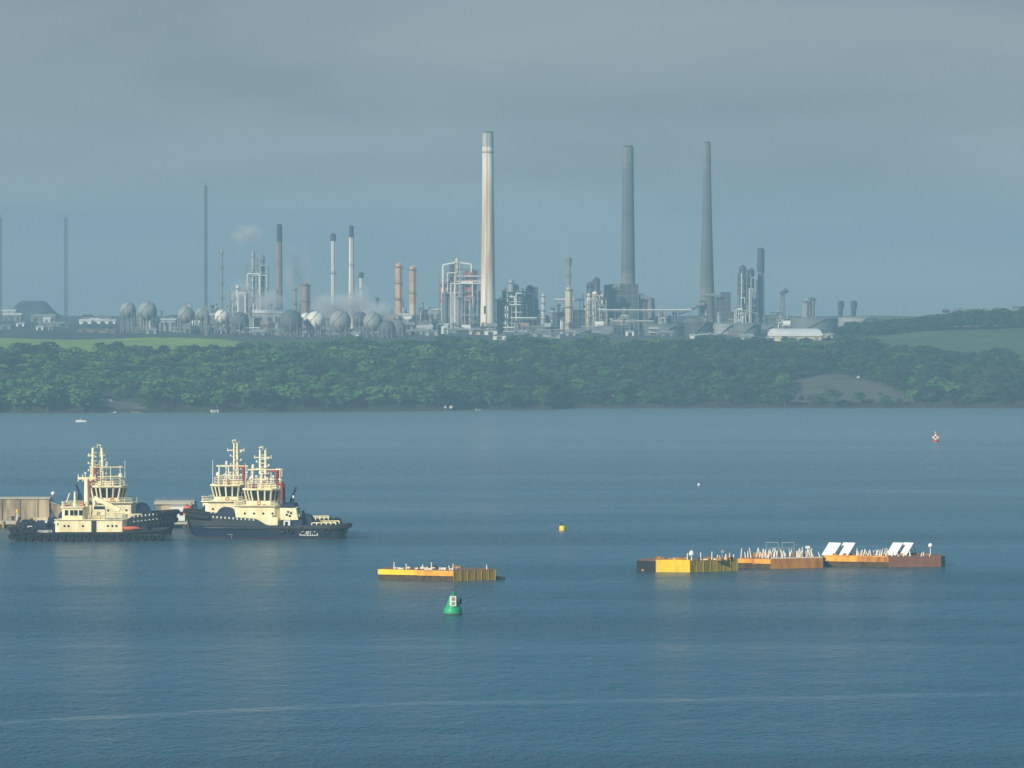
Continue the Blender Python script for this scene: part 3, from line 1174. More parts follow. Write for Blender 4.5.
def red_top(r, W, dp, H):
    MB().box(-W * .48, -W * .22, -dp * .35, dp * .3, H * .42, H * .80).build('red_casing', RF_RED, r)
    MB().box(W * .12, W * .38, -dp * .4, dp * .3, H * .40, H * .97).build('red_casing', RF_RED, r)
    MB().path([(-W * .40, -dp * .6, H * .55), (-W * .40, -dp * .6, H * 1.06), (-W * .12, -dp * .6, H * 1.10)], .7, 8).build('pipe', RF_WHITE, r)
    MB().path([(W * .0, -dp * .6, H * 1.10), (W * .26, -dp * .6, H * 1.07), (W * .26, -dp * .6, H * .95)], .6, 8).build('pipe', RF_WHITE, r)
    lattice(MB(), 3.2, 2.6, H * 1.12, 0, 3, .25, .16, -W * .06, -dp * .5).build('stair_tower', RF_CREAM, r)


unit(439, 482, 269, 3250, 'tall red and white process unit with looping white pipes left of the cream white chimney', 8, 5, RF_GREY,
     [(.12, 4.5, 285, RF_TANKP), (.30, 5, 262, RF_DARK), (.42, 3.4, 258, RF_CREAM), (.62, 6, 272, RF_RED), (.82, 4, 283, RF_TANK), (.95, 3, 290, RF_WHITE)], 12, 8, extra=red_top)
column(445, 292, 3180, 6.5, 'grey column with a dark rim in front of the red and white process unit', RF_TANK, 2)
column(458, 296, 3170, 5.0, 'paler grey column, right of the dark rimmed one before the red unit', RF_TANKP, 2)
unit(499, 535, 292, 3270, 'dark process block with pale vessels right of the cream white chimney', 5, 5, RF_DARK,
     [(.14, 4, 287, RF_TANK), (.34, 5.5, 279, RF_TANKP), (.47, 6, 284, RF_TANKP), (.62, 5, 288, RF_TANK), (.86, 9, 285, RF_DARK)], 8, 12)
blockhouse(497, 538, 3290, 'dark low boiler block behind the pale vessels right of the cream white chimney', 'process plant', RF_DARK,
           [(0, .35, 300), (.33, .72, 296), (.7, 1, 287)], 'heater_block')
column(543, 294, 3220, 3.2, 'short white ringed column between the dark block and the tall headed column', RF_WHITE, 5)
column(568.5, 257, 3230, 4.2, 'tall pinkish column with a dark headpiece left of the boiler house chimney', RF_TANKP, 5, RF_GREY, .10, headw=1.5)
column(568.5, 287, 3215, 6.4, 'stout tan column clasping the foot of the tall headed column', RF_CREAM, 3)
unit(583, 601, 280, 3300, 'dark stepped lattice tower right of the tall headed column', 4, 2, RF_DARK, [(.4, 7, 282, RF_DARK), (.75, 7, 277, RF_DARK)], 4, 15)
unit(586, 606, 295, 3210, 'pale yellow cluster of vessels at the left foot of the boiler house', 3, 3, RF_CREAM,
     [(.15, 4, 293, RF_CREAM), (.45, 5.5, 291, RF_WHITE), (.8, 4, 294, RF_CREAM)], 6, 16)
blockhouse(604, 654, 3330, 'big dark stepped boiler house at the foot of the middle grey chimney', 'boiler house', RF_DARK,
           [(0.0, .20, 285), (.18, .34, 290), (.32, .68, 284), (.64, .80, 294), (.78, 1, 298)], ducts=(([(608, 305), (608, 288), (618, 286)], 2.2), ([(650, 318), (650, 299), (640, 297)], 1.8)))
blockhouse(553, 606, 3240, 'low dark blue grey plant block under the tall headed column', 'process plant', RF_DARK,
           [(0, .4, 312), (.38, .75, 310), (.73, 1, 311)], 'heater_block')
pipe_rack(600, 690, 310, 3190, 'long white overhead pipe bridge below the two grey chimneys', RF_WHITE, 3, None, 1, 7)
pipe_rack(612, 652, 321, 3170, 'lower white pipe bridge in front of the big boiler house', RF_WHITE, 4, None, 1, 4)
pipe_rack(556, 592, 299.5, 3225, 'high pale pipe bridge between the tall headed column and the boiler house', RF_WHITE, 5, None, 1, 4)
pipe_rack(512, 543, 318, 3200, 'thin pale pipe bridge right of the cream white chimney foot', RF_WHITE, 6, None, 1, 4)
blockhouse(713, 734, 3380, 'dark stepped furnace with a flue duct to the tapered grey chimney', 'furnace', RF_DARK,
           [(.12, .45, 298), (.38, .82, 292), (.75, 1.0, 312)], 'furnace', ducts=(([(702, 295), (716, 295.5), (720, 297)], 1.2),))
blockhouse(668, 702, 3360, 'long low flue gallery sloping up to the left side of the tapered grey chimney', 'flue', RF_GREY,
           [(0, 1, 323)], 'flue_gallery', ducts=(([(672, 314), (685, 311), (697, 305.5), (704, 304)], 1.5),))
unit(738, 757, 270, 3360, 'dark twin tower of lattice steel left of the capped slender tower', 8, 2, RF_DARK,
     [(.25, 7, 265, RF_DARK), (.70, 6, 268, RF_DARK), (.95, 3, 290, RF_TANK)], 8, 21)
column(760.5, 247.5, 3370, 5.5, 'capped slender dark tower, tallest of the right-hand plant', RF_GREY, 5, RF_DARK, .3, headw=1.25)
lat = thing('flare_tower', 'leaning headed flare tower with a white foot, right of the capped tower', 'flare stack', base(782.5, 3330))
Hf = top_h(782.5, 293, 3330)
lattice(MB(), 4.2, 2.4, Hf, 0, 3, .3, .18).build('lattice', RF_GREY, lat)
MB().cyl((0, 0, 0), (0, 0, Hf), .6, .6, 8).build('riser_pipe', RF_STEEL, lat)
MB().cyl((-1.4, 0, Hf - 1), (3.4, 0, Hf + 2.4), 1.5, 1.9, 10).build('flare_head', RF_DARK, lat)
MB().cyl((-2.6, -2.5, 0), (-2.6, -2.5, Hf * .5), .8, .8, 10).build('knockout_drum', RF_WHITE, lat)
column(805.5, 300, 3420, 6.5, 'broad pale grey column, left one of the pair behind the white warehouse', RF_TANKP, 2)
column(812.5, 297, 3410, 4.6, 'darker column, right one of the pair behind the white warehouse', RF_GREY, 2)
column(840.5, 300.5, 3450, 4.8, 'dark capped column, left one of the last pair on the skyline', RF_DARK, 2, RF_DARK, .25, headw=1.25)
column(853.5, 300.5, 3450, 5.0, 'dark capped column with a side vessel, right one of the last pair on the skyline', RF_DARK, 2, RF_DARK, .25, headw=1.25)

# ---- storage tanks along the front edge
tank(598, 635, 326, 3120, RF_TANK, 'pinkish grey storage tank under the boiler house')
tank(644, 686, 325.5, 3110, RF_TANK, 'wide blue grey storage tank below the long pipe bridge')
tank(684, 713, 322, 3090, RF_DARK, 'dark storage tank in front of the tapered grey chimney')
tank(714, 739, 323.5, 3150, RF_TANKP, 'pale storage tank right of the tapered chimney foot')
tank(733, 761, 324, 3110, RF_TANK, 'blue grey storage tank left of the white warehouse')
tank(789, 838, 318.5, 3330, RF_TANK, 'wide grey storage tank behind the white warehouse')
tank(838, 877, 317.5, 3300, RF_TANKP, 'broad pale storage tank at the right end of the works by the copse')
tank(757, 783, 325, 3300, RF_TANK, 'small grey storage tank at the foot of the flare tower')
tank(418, 446, 322, 3160, RF_TANK, 'low blue grey storage tank left of the dark rimmed column')
tank(524, 556, 327, 3130, RF_TANK, 'low grey storage tank right of the cream white chimney foot')
tank(566, 598, 330, 3090, RF_TANK, 'low blue grey storage tank left of the pinkish tank')

# ---- the white arched warehouse
whs = thing('arched_warehouse', 'white arched roof warehouse with a dark end door, beside the grey tanks', 'warehouse', base(795, 3030), math.radians(14))
W, dp = pxw(43, 3030), 13
he, hr = top_h(799, 336, 3030), top_h(799, 328.5, 3030)
MB().box(-W / 2, W / 2, -dp, dp, -2, he).build('wall', RF_CREAM, whs)
mb = MB()
n = 12
vs = []
for s in (-W / 2 - .4, W / 2 + .4):
    for k in range(n + 1):
        a = PI * k / n
        vs.append((s, -math.cos(a) * (dp + .4), he + .02 + math.sin(a) * (hr - he)))
mb.add(vs, [(k, k + 1, k + n + 2, k + n + 1) for k in range(n)] + [tuple(range(n, -1, -1)), tuple(range(n + 1, 2 * n + 2))])
mb.build('roof', RF_WHITE, whs, smooth=True)
MB().box(W / 2 + .42, W / 2 + .6, -4, 4, -1, he * 1.3).build('end_door', RF_DARK, whs)
for k in range(4):
    MB().box(-W / 2 + 2 + k * W / 4, -W / 2 + 4.4 + k * W / 4, -dp - .12, -dp - .003, .2, he * .8).build('side_door', GREYP, whs)
shed(817, 832, 337, 334, 3060, RF_CREAM, RF_WHITE, 'small white annex right of the arched warehouse')
shed(766, 776, 340, 338.5, 2990, RF_WHITE, RF_WHITE, 'small low white shed left of the arched warehouse', doors=1)

# ---- low buildings on the left
SH = [(0, 16, 311.5, 309.5, 3750, RF_TANKP, RF_WHITE, 'long pale roofed shed at the left border, below the flat topped mound'),
      (4, 22, 315, 313.2, 3650, RF_GREY, RF_WHITE, 'thin white roofed shed at the foot of the mound'),
      (32, 56, 316, 314.3, 3600, RF_GREY, RF_TANKP, 'pale roofed shed below the right slope of the mound'),
      (44, 51, 319, 317, 3520, RF_WHITE, RF_WHITE, 'small bright white hut between the mound and the slender mast'),
      (17, 25, 325.5, 323.5, 3380, RF_WHITE, RF_WHITE, 'small white hut alone in the yard below the mound'),
      (39, 70, 324, 322, 3400, RF_GREY, RF_TANKP, 'long grey shed at the foot of the slender mast'),
      (37, 44, 331, 329.2, 3260, RF_WHITE, RF_WHITE, 'tiny white cabin, left one of two above the pale field'),
      (49, 54, 331, 329.4, 3260, RF_TANKP, RF_TANKP, 'tiny grey cabin, right one of two above the pale field'),
      (0, 12, 331, 329.5, 3280, RF_GREY, RF_TANKP, 'low grey shed at the left border above the pale field'),
      (80, 92, 321, 319, 3480, RF_WHITE, RF_WHITE, 'white roofed building, first of the bright cluster left of the spheres'),
      (90, 101, 320.5, 318, 3520, RF_WHITE, RF_WHITE, 'white roofed building in the middle of the bright cluster left of the spheres'),
      (99, 108, 321.5, 319, 3470, RF_WHITE, RF_WHITE, 'white roofed building, third of the bright cluster left of the spheres'),
      (107, 116, 321.5, 319.5, 3450, RF_WHITE, RF_WHITE, 'white roofed building at the right end of the bright cluster left of the spheres'),
      (79, 116, 335, 332, 3130, RF_BROWN, RF_BROWN, 'long low brown roofed shed between the field and the spheres'),
      (160, 176, 320, 318.5, 3250, RF_TANKP, RF_WHITE, 'pale low shed between the left spheres and the pale-footed mast'),
      (84, 92, 316.5, 314.5, 3620, RF_BROWN, RF_DARK, 'dark roofed house above the bright cluster of roofs'),
      (96, 112, 317, 315.5, 3640, RF_BROWN, RF_GREY, 'grey roofed row of houses above the bright cluster of roofs'),
      (255, 286, 313, 310, 3180, RF_TANKP, RF_WHITE, 'long white roofed hall behind the big dark sphere'),
      (398, 412, 315.5, 313.5, 3230, RF_WHITE, RF_WHITE, 'small white roofed shed at the foot of the orange tan pair'),
      (391, 407, 321.5, 319.3, 3160, RF_TANKP, RF_TANKP, 'pale flat shed before the orange tan pair'),
      (417, 432, 327, 325.3, 3120, RF_WHITE, RF_WHITE, 'bright white low shed left of the dark rimmed column'),
      (411, 426, 331, 329.3, 3080, RF_TANKP, RF_TANKP, 'pale grey low shed nearest the wood, left of the dark rimmed column'),
      (431, 448, 325.5, 323.4, 3150, RF_WHITE, RF_WHITE, 'white low shed under the dark rimmed column'),
      (426, 440, 310, 308, 3300, RF_TANKP, RF_WHITE, 'pale high shed between the orange tan pair and the red unit'),
      (462, 486, 330, 327.5, 3120, RF_CREAM, RF_TANKP, 'long cream shed in front of the cream white chimney foot'),
      (493, 506, 345, 343, 2960, RF_WHITE, RF_BROWN, 'low pinkish building at the wood edge right of the chimney foot'),
      (520, 560, 341, 339.4, 3000, RF_TANKP, RF_TANKP, 'long thin pale roof at the wood edge below the short ringed column'),
      (690, 703, 340.5, 338.8, 3010, RF_WHITE, RF_WHITE, 'small white shed in front of the dark storage tank'),
      (372, 384, 313, 311, 3230, RF_TANKP, RF_TANKP, 'pale shed behind the right-hand gas spheres')]
for a in SH:
    shed(*a, doors=1 if a[1] - a[0] < 14 else 3)
# houses and a block on the skyline to the right
for k, (px0, px1, ye, yr, lb, wm_) in enumerate([
        (943, 949, 312, 309.5, 'small dark gabled house, first on the right-hand skyline', RF_GREY),
        (954, 966, 311.5, 308.5, 'pale farmhouse with outbuildings on the right-hand skyline', RF_TANKP),
        (966, 979, 311, 309.3, 'grey house in the middle of the row on the right-hand skyline', RF_GREY),
        (980, 996, 311.5, 310.2, 'low brown barn at the right end of the skyline row', RF_BROWN)]):
    shed(px0, px1, ye, yr, 3190, wm_, RF_DARK if k % 2 == 0 else RF_GREY, lb, 'skyline_house', 1, 9, 'house', 1)
shed(1013.5, 1040, 307.0, 306.2, 3200, RF_GREY, RF_GREY, 'square grey block building cut by the right border on the skyline', 'block_building', 2, 14)

# ---- small plant that fills the yard, each described by its neighbour
NEAR = [(150, 'the second grey sphere'), (190, 'the pale-footed mast'), (222, 'the ringed flare pipe'), (258, 'the twin lattice tower'), (280, 'the dark topped stack'),
        (305, 'the squat brown column'), (333, 'the platform stack'), (352, 'the black topped white stack'), (385, 'the last dark spheres'), (405, 'the orange tan pair'),
        (430, 'the dark rimmed column'), (460, 'the red and white unit'), (488, 'the cream white chimney'), (520, 'the dark process block'), (543, 'the short ringed column'),
        (568, 'the tall headed column'), (595, 'the pale yellow cluster'), (628, 'the boiler house'), (665, 'the long pipe bridge'), (707, 'the tapered grey chimney'),
        (745, 'the dark twin tower'), (782, 'the flare tower')]
rk = random.Random(23)
ADJ = ['pale', 'dark', 'white', 'grey', 'rusty']
ADM = {'pale': RF_TANKP, 'dark': RF_DARK, 'white': RF_WHITE, 'grey': RF_GREY, 'rusty': RF_BROWN}
for i, (npx, nm) in enumerate(NEAR):
    for j in range(10 if 200 < npx < 640 else 8):
        adj = ADJ[(i + j * 2) % 5]
        m = ADM[adj]
        px = npx + [-11, -5.5, 0, 5.5, 11, 2, -4, -8, -9, 8][j] + rk.uniform(-1.5, 1.5)
        back = j % 2 == 0
        D = 3280 + rk.uniform(0, 60) if back else 3120 + rk.uniform(-20, 60)
        yg = 309 + (CAMZ - base(px, D).z) * F / D
        side = ['well to the left of', 'just left of', 'at the foot of', 'just right of', 'well to the right of', 'in front of', 'behind', 'low before', 'rising beyond and left of', 'rising beyond and right of'][j]
        if j == 0:
            w = rk.uniform(10, 16)
            pipe_rack(px - w / 2, px + w / 2, yg - rk.uniform(9, 15), D, f'{adj} pipe rack {side} {nm}', m, i, 'small plant across the works', 2, 4)
        elif j == 1:
            column(px, yg - rk.uniform(10, 18), D, rk.uniform(2.2, 4), f'small {adj} vessel {side} {nm}', m, 2, name='process_vessel', cat='vessel').__setitem__('group', 'small plant across the works')
        elif j == 2:
            w = rk.uniform(9, 14)
            unit(px - w / 2, px + w / 2, yg - rk.uniform(9, 15), D, f'small {adj} steel frame with pipes {side} {nm}', 3, 3, m,
                 [(rk.random(), 3, yg - rk.uniform(12, 18), RF_TANKP), (rk.random(), 2.5, yg - 12, m)], 5, i + 50, name='process_skid')['group'] = 'small plant across the works'
        elif j == 3:
            w = rk.uniform(6, 11)
            r = thing('horizontal_drum', f'{adj} horizontal drum on saddles {side} {nm}', 'drum', base(px, D), rk.uniform(-.3, .3), 'small plant across the works')
            q, Ld = rk.uniform(1.5, 2.4), pxw(w, D)
            z = q + rk.uniform(2, 7)
            MB().cyl((-Ld / 2, 0, z), (Ld / 2, 0, z), q, q, 14).build('shell', m, r, smooth=True)
            for s in (-.3, .3):
                MB().cbox(Ld * s, 0, z / 2 - .6, .8, q * 1.6, z - q * .5).build('saddle', RF_GREY, r)
        elif j == 5:
            w = rk.uniform(8, 13)
            D = 3050 + rk.uniform(-15, 25)
            yg = 309 + (CAMZ - base(px, D).z) * F / D
            shed(px - w / 2, px + w / 2, yg - rk.uniform(3, 5), yg - rk.uniform(5.5, 6.5), D, m, RF_TANKP, f'{adj} flat plant shed {side} {nm}', 'plant_shed', 1, 8, 'shed', 1)['group'] = 'small plant across the works'
        elif j == 6:
            w = rk.uniform(7, 12)
            unit(px - w / 2, px + w / 2, yg - rk.uniform(16, 26), D, f'open {adj} pipe structure {side} {nm}', 4, 3, m,
                 [(rk.random(), 2.6, yg - rk.uniform(16, 26), m), (rk.random(), 2.2, yg - rk.uniform(18, 28), RF_TANKP)], 6, i + 90, name='process_skid')['group'] = 'small plant across the works'
        elif j >= 8:
            column(px, yg - rk.uniform(20, 36), 3340 + rk.uniform(0, 40), rk.uniform(1.8, 3.4), f'slim {adj} tower {side} {nm}', m, 4, RF_DARK, .12, headw=1.3, name='slim_tower', cat='column')['group'] = 'small plant across the works'
        elif j == 7:
            w = rk.uniform(10, 16)
            D = 3090 + rk.uniform(-10, 20)
            yg = 309 + (CAMZ - base(px, D).z) * F / D
            pipe_rack(px - w / 2, px + w / 2, yg - rk.uniform(5, 9), D, f'{adj} pipe rack {side} {nm}', m, i + 40, 'small plant across the works', 2, 5)
        else:
            column(px, yg - rk.uniform(13, 22), D, rk.uniform(1.5, 2.5), f'slim {adj} vent pipe {side} {nm}', m, 2, name='vent_pipe', cat='vent').__setitem__('group', 'small plant across the works')

# ---- steam
STM = bpy.data.materials.new('steam')
STM.use_nodes = True
nt = STM.node_tree
nt.nodes.remove(nt.nodes['Principled BSDF'])
pv = nt.nodes.new('ShaderNodeVolumePrincipled')
pv.inputs['Color'].default_value = (.97, .97, .97, 1)
pv.inputs['Anisotropy'].default_value = .1
tc = nt.nodes.new('ShaderNodeTexCoord')
ln = nt.nodes.new('ShaderNodeVectorMath')
ln.operation = 'LENGTH'
nz = nt.nodes.new('ShaderNodeTexNoise')
nz.inputs['Scale'].default_value = 1.7
nz.inputs['Detail'].default_value = 3
mr = nt.nodes.new('ShaderNodeMapRange')
mr.inputs[1].default_value, mr.inputs[2].default_value = 1.0, .25
mr.inputs[3].default_value, mr.inputs[4].default_value = 0, 1
nr = nt.nodes.new('ShaderNodeMapRange')
nr.inputs[1].default_value, nr.inputs[2].default_value = .36, .60
nr.inputs[3].default_value, nr.inputs[4].default_value = 0, .2
ml = nt.nodes.new('ShaderNodeMath')
ml.operation = 'MULTIPLY'
L = nt.links.new
L(tc.outputs['Object'], ln.inputs[0])
L(tc.outputs['Object'], nz.inputs['Vector'])
L(ln.outputs['Value'], mr.inputs[0])
L(nz.outputs['Fac'], nr.inputs[0])
L(mr.outputs[0], ml.inputs[0])
L(nr.outputs[0], ml.inputs[1])
L(ml.outputs[0], pv.inputs['Density'])
L(pv.outputs[0], nt.nodes['Material Output'].inputs['Volume'])
for px, py, D, sx, sz, dens, lb in [(247, 234, 3235, 13, 8, 1, 'faint drifting steam puff above the twin lattice tower'),
                                    (243, 293, 3195, 10, 11, 1, 'bright steam puff at the white cluttered unit beside the cream sphere'),
                                    (297, 268, 3255, 11, 22, 1, 'thin rising steam between the dark topped stack and the squat column'),
                                    (343, 307, 3200, 24, 12, 1, 'spreading steam cloud above the pale grey spheres'),
                                    (359, 300, 3205, 10, 13, 1, 'steam rising between the black topped white stack and the short pale column'),
                                    (268, 300, 3170, 13, 9, 1, 'low steam around the long white roofed hall'),
                                    (322, 303, 3190, 9, 7, 1, 'small steam puff above the bright white sphere'),
                                    (376, 313, 3120, 16, 9, 1, 'low steam drifting behind the right-hand pale sphere')]:
    p = P(px, py, D)
    mb = MB().sphere((0, 0, 0), 1.0, 20, 12)
    o = mb.build('steam_plume', STM, None, p)
    o.scale = (sx, sx * .7, sz)
    tag(o, lb, 'steam')
# ================================================================== TUGS
def lettering(mb, x0, x1, y, z0, z1, s, seed=0):
    """a painted name in block strokes, too small in the photo to read: strokes of nine letters"""
    rr = random.Random(seed)
    n = 9
    w = (x1 - x0) / n
    ya, yb = (y, y + .03) if s < 0 else (y - .03, y)
    t = w * .26
    for k in range(n):
        a = x0 + k * w
        b_ = a + w * .78
        mb.box(a, a + t, ya, yb, z0, z1)
        kind = rr.randrange(4)
        if kind in (0, 1):
            mb.box(b_ - t, b_, ya, yb, z0, z1)
        if kind in (0, 2, 3):
            mb.box(a + t, b_ - (t if kind == 0 else 0), ya, yb, z1 - t, z1)
        if kind in (1, 2):
            mb.box(a + t, b_ - (t if kind == 1 else 0), ya, yb, (z0 + z1) / 2 - t / 2, (z0 + z1) / 2 + t / 2)
        if kind in (2, 3):
            mb.box(a + t, b_, ya, yb, z0, z0 + t)


def rail(mb, pts, h=1.05, n_bars=3, t=.07, gap=1.6):
    for a, c in zip(pts[:-1], pts[1:]):
        a, c = Vector(a), Vector(c)
        for k in range(1, n_bars + 1):
            d = Vector((0, 0, h * k / n_bars))
            mb.obox(a + d, c + d, t, t)
        n = max(1, int((c - a).length / gap))
        for k in range(n + 1):
            p = a.lerp(c, k / n)
            mb.obox(p, p + Vector((0, 0, h)), t * 1.1, t * 1.1)


def hull_loft(Lh, B, ztop, bow=.30, stern=.10, flare=.80, zb=-1.2):
    """returns station list [(x, half_deck, half_wl, ztop)] bow at -x"""
    st = []
    n = 40
    for i in range(n + 1):
        u = i / n
        if u < bow:
            k = math.sqrt(max(0, 1 - (1 - u / bow) ** 2))
        elif u > 1 - stern:
            k = .80 + .20 * math.sqrt(max(0, 1 - ((u - (1 - stern)) / stern) ** 2))
        else:
            k = 1
        kd = max(k, .10)
        f = flare + (1 - flare) * min(1, u / (bow * 1.5))
        x = -Lh / 2 + Lh * u
        xw = x + (1 - min(1, u / .22)) * 1.6 - max(0, (u - .93) / .07) * 1.0      # raked stem and stern
        st.append((x, xw, B * kd, B * kd * f * (.35 + .65 * min(1, u / .10)), ztop(u)))
    return st


def build_hull(root, st, split, m_low, m_up, wall=1.0, zb=-1.2, name='hull'):
    def strip(lo, hi, m, nm):
        mb = MB()
        for s in (-1, 1):
            vs, fs = [], []
            for (x, xw, bd, bw, zt) in st:
                for (xx, hb, z) in ((lo(x, xw, bd, bw, zt)), (hi(x, xw, bd, bw, zt))):
                    vs.append((xx, s * hb, z))
            for i in range(len(st) - 1):
                q = (2 * i, 2 * i + 2, 2 * i + 3, 2 * i + 1)
                fs.append(q if s < 0 else q[::-1])
            mb.add(vs, fs)
        for idx in (0, -1):
            x, xw, bd, bw, zt = st[idx]
            a, c = lo(x, xw, bd, bw, zt), hi(x, xw, bd, bw, zt)
            mb.add([(a[0], -a[1], a[2]), (a[0], a[1], a[2]), (c[0], c[1], c[2]), (c[0], -c[1], c[2])], [(0, 1, 2, 3)])
        return mb.build(nm, m, root, smooth=True)

    def at(x, xw, bd, bw, zt, z):
        f = min(1, max(0, z / zt))
        return (xw + (x - xw) * f, bw + (bd - bw) * f ** .8, z)
    sp = lambda zt: min(split, zt * .62)
    strip(lambda *q: (q[1] + .0, q[3] * .9, zb), lambda *q: at(*q, .25), ANTIF, 'boot_top')
    strip(lambda *q: at(*q, .25), lambda *q: at(*q, sp(q[4])), m_low, name)
    strip(lambda *q: at(*q, sp(q[4])), lambda *q: (q[0], q[2], q[4]), m_up, 'bulwark')
    # inner bulwark, cap rail and deck
    mb = MB()
    for s in (-1, 1):
        vs, fs = [], []
        for (x, xw, bd, bw, zt) in st:
            i_ = max(bd - .22, .02)
            vs += [(x, s * bd, zt + .004), (x, s * i_, zt + .004), (x, s * i_, zt - wall)]
        for i in range(len(st) - 1):
            for k in (0, 1):
                q = (3 * i + k, 3 * i + 3 + k, 3 * i + 4 + k, 3 * i + 1 + k)
                fs.append(q if s > 0 else q[::-1])
        mb.add(vs, fs)
    mb.build('cap_rail', STEELD, root)
    vs, fs = [], []
    for (x, xw, bd, bw, zt) in st:
        i_ = max(bd - .22, .02)
        vs += [(x, -i_, zt - wall), (x, i_, zt - wall)]
    for i in range(len(st) - 1):
        fs.append((2 * i, 2 * i + 2, 2 * i + 3, 2 * i + 1))
    MB().add(vs, fs).build('deck', DECK, root)


def fender_tube(root, st, u0, u1, zoff, r, m=RUBBER, name='rub_rail', fixz=None, both=True):
    sel = [q for i, q in enumerate(st) if u0 <= i / (len(st) - 1) <= u1]

    def pt(q, s):
        x, xw, bd, bw, zt = q
        z = fixz if fixz is not None else zt + zoff
        f = min(1, max(0, z / zt))
        return (xw + (x - xw) * f, s * (bw + (bd - bw) * f ** .8 + r * .5), z)
    if u0 <= 0 or u1 >= 1:                       # one run that wraps round the bow or the stern
        run = [pt(q, -1) for q in (sel if u0 > 0 else sel[::-1])] + [pt(q, 1) for q in (sel[::-1] if u0 > 0 else sel)]
        if u0 <= 0 and u1 >= 1:
            run.append(run[0])
        return MB().path(run, r, 8).build(name, m, root, smooth=True)
    for s in (-1, 1):
        MB().path([pt(q, s) for q in sel], r, 8).build(name, m, root, smooth=True)


def oct_(x0, x1, y, ch, chy=None):
    chy = chy or ch
    return [(x0 + ch, -y), (x1 - ch, -y), (x1, -y + chy), (x1, y - chy), (x1 - ch, y), (x0 + ch, y), (x0, y - chy), (x0, -y + chy)]


def emblem(root, x, y, z, s, size):
    """four dark petals round a pale centre, on the funnel side"""
    mb = MB()
    ya, yb = (y - .03, y - .004) if s < 0 else (y + .004, y + .03)
    for k in range(4):
        a = PI / 4 * 0 + PI / 2 * k + .35
        c, d = math.cos(a), math.sin(a)
        pts = [(.16, 0), (.62, .42), (1.0, .12), (.62, -.42)]
        vs = []
        for yy in (ya, yb):
            for p, q in pts:
                vs.append((x + (p * c - q * d) * size, yy, z + (p * d + q * c) * size))
        mb.add(vs, [(0, 1, 2, 3), (7, 6, 5, 4)] + [(i, (i + 1) % 4, (i + 1) % 4 + 4, i + 4) for i in range(4)])
    return mb.build('emblem', NAVY, root)


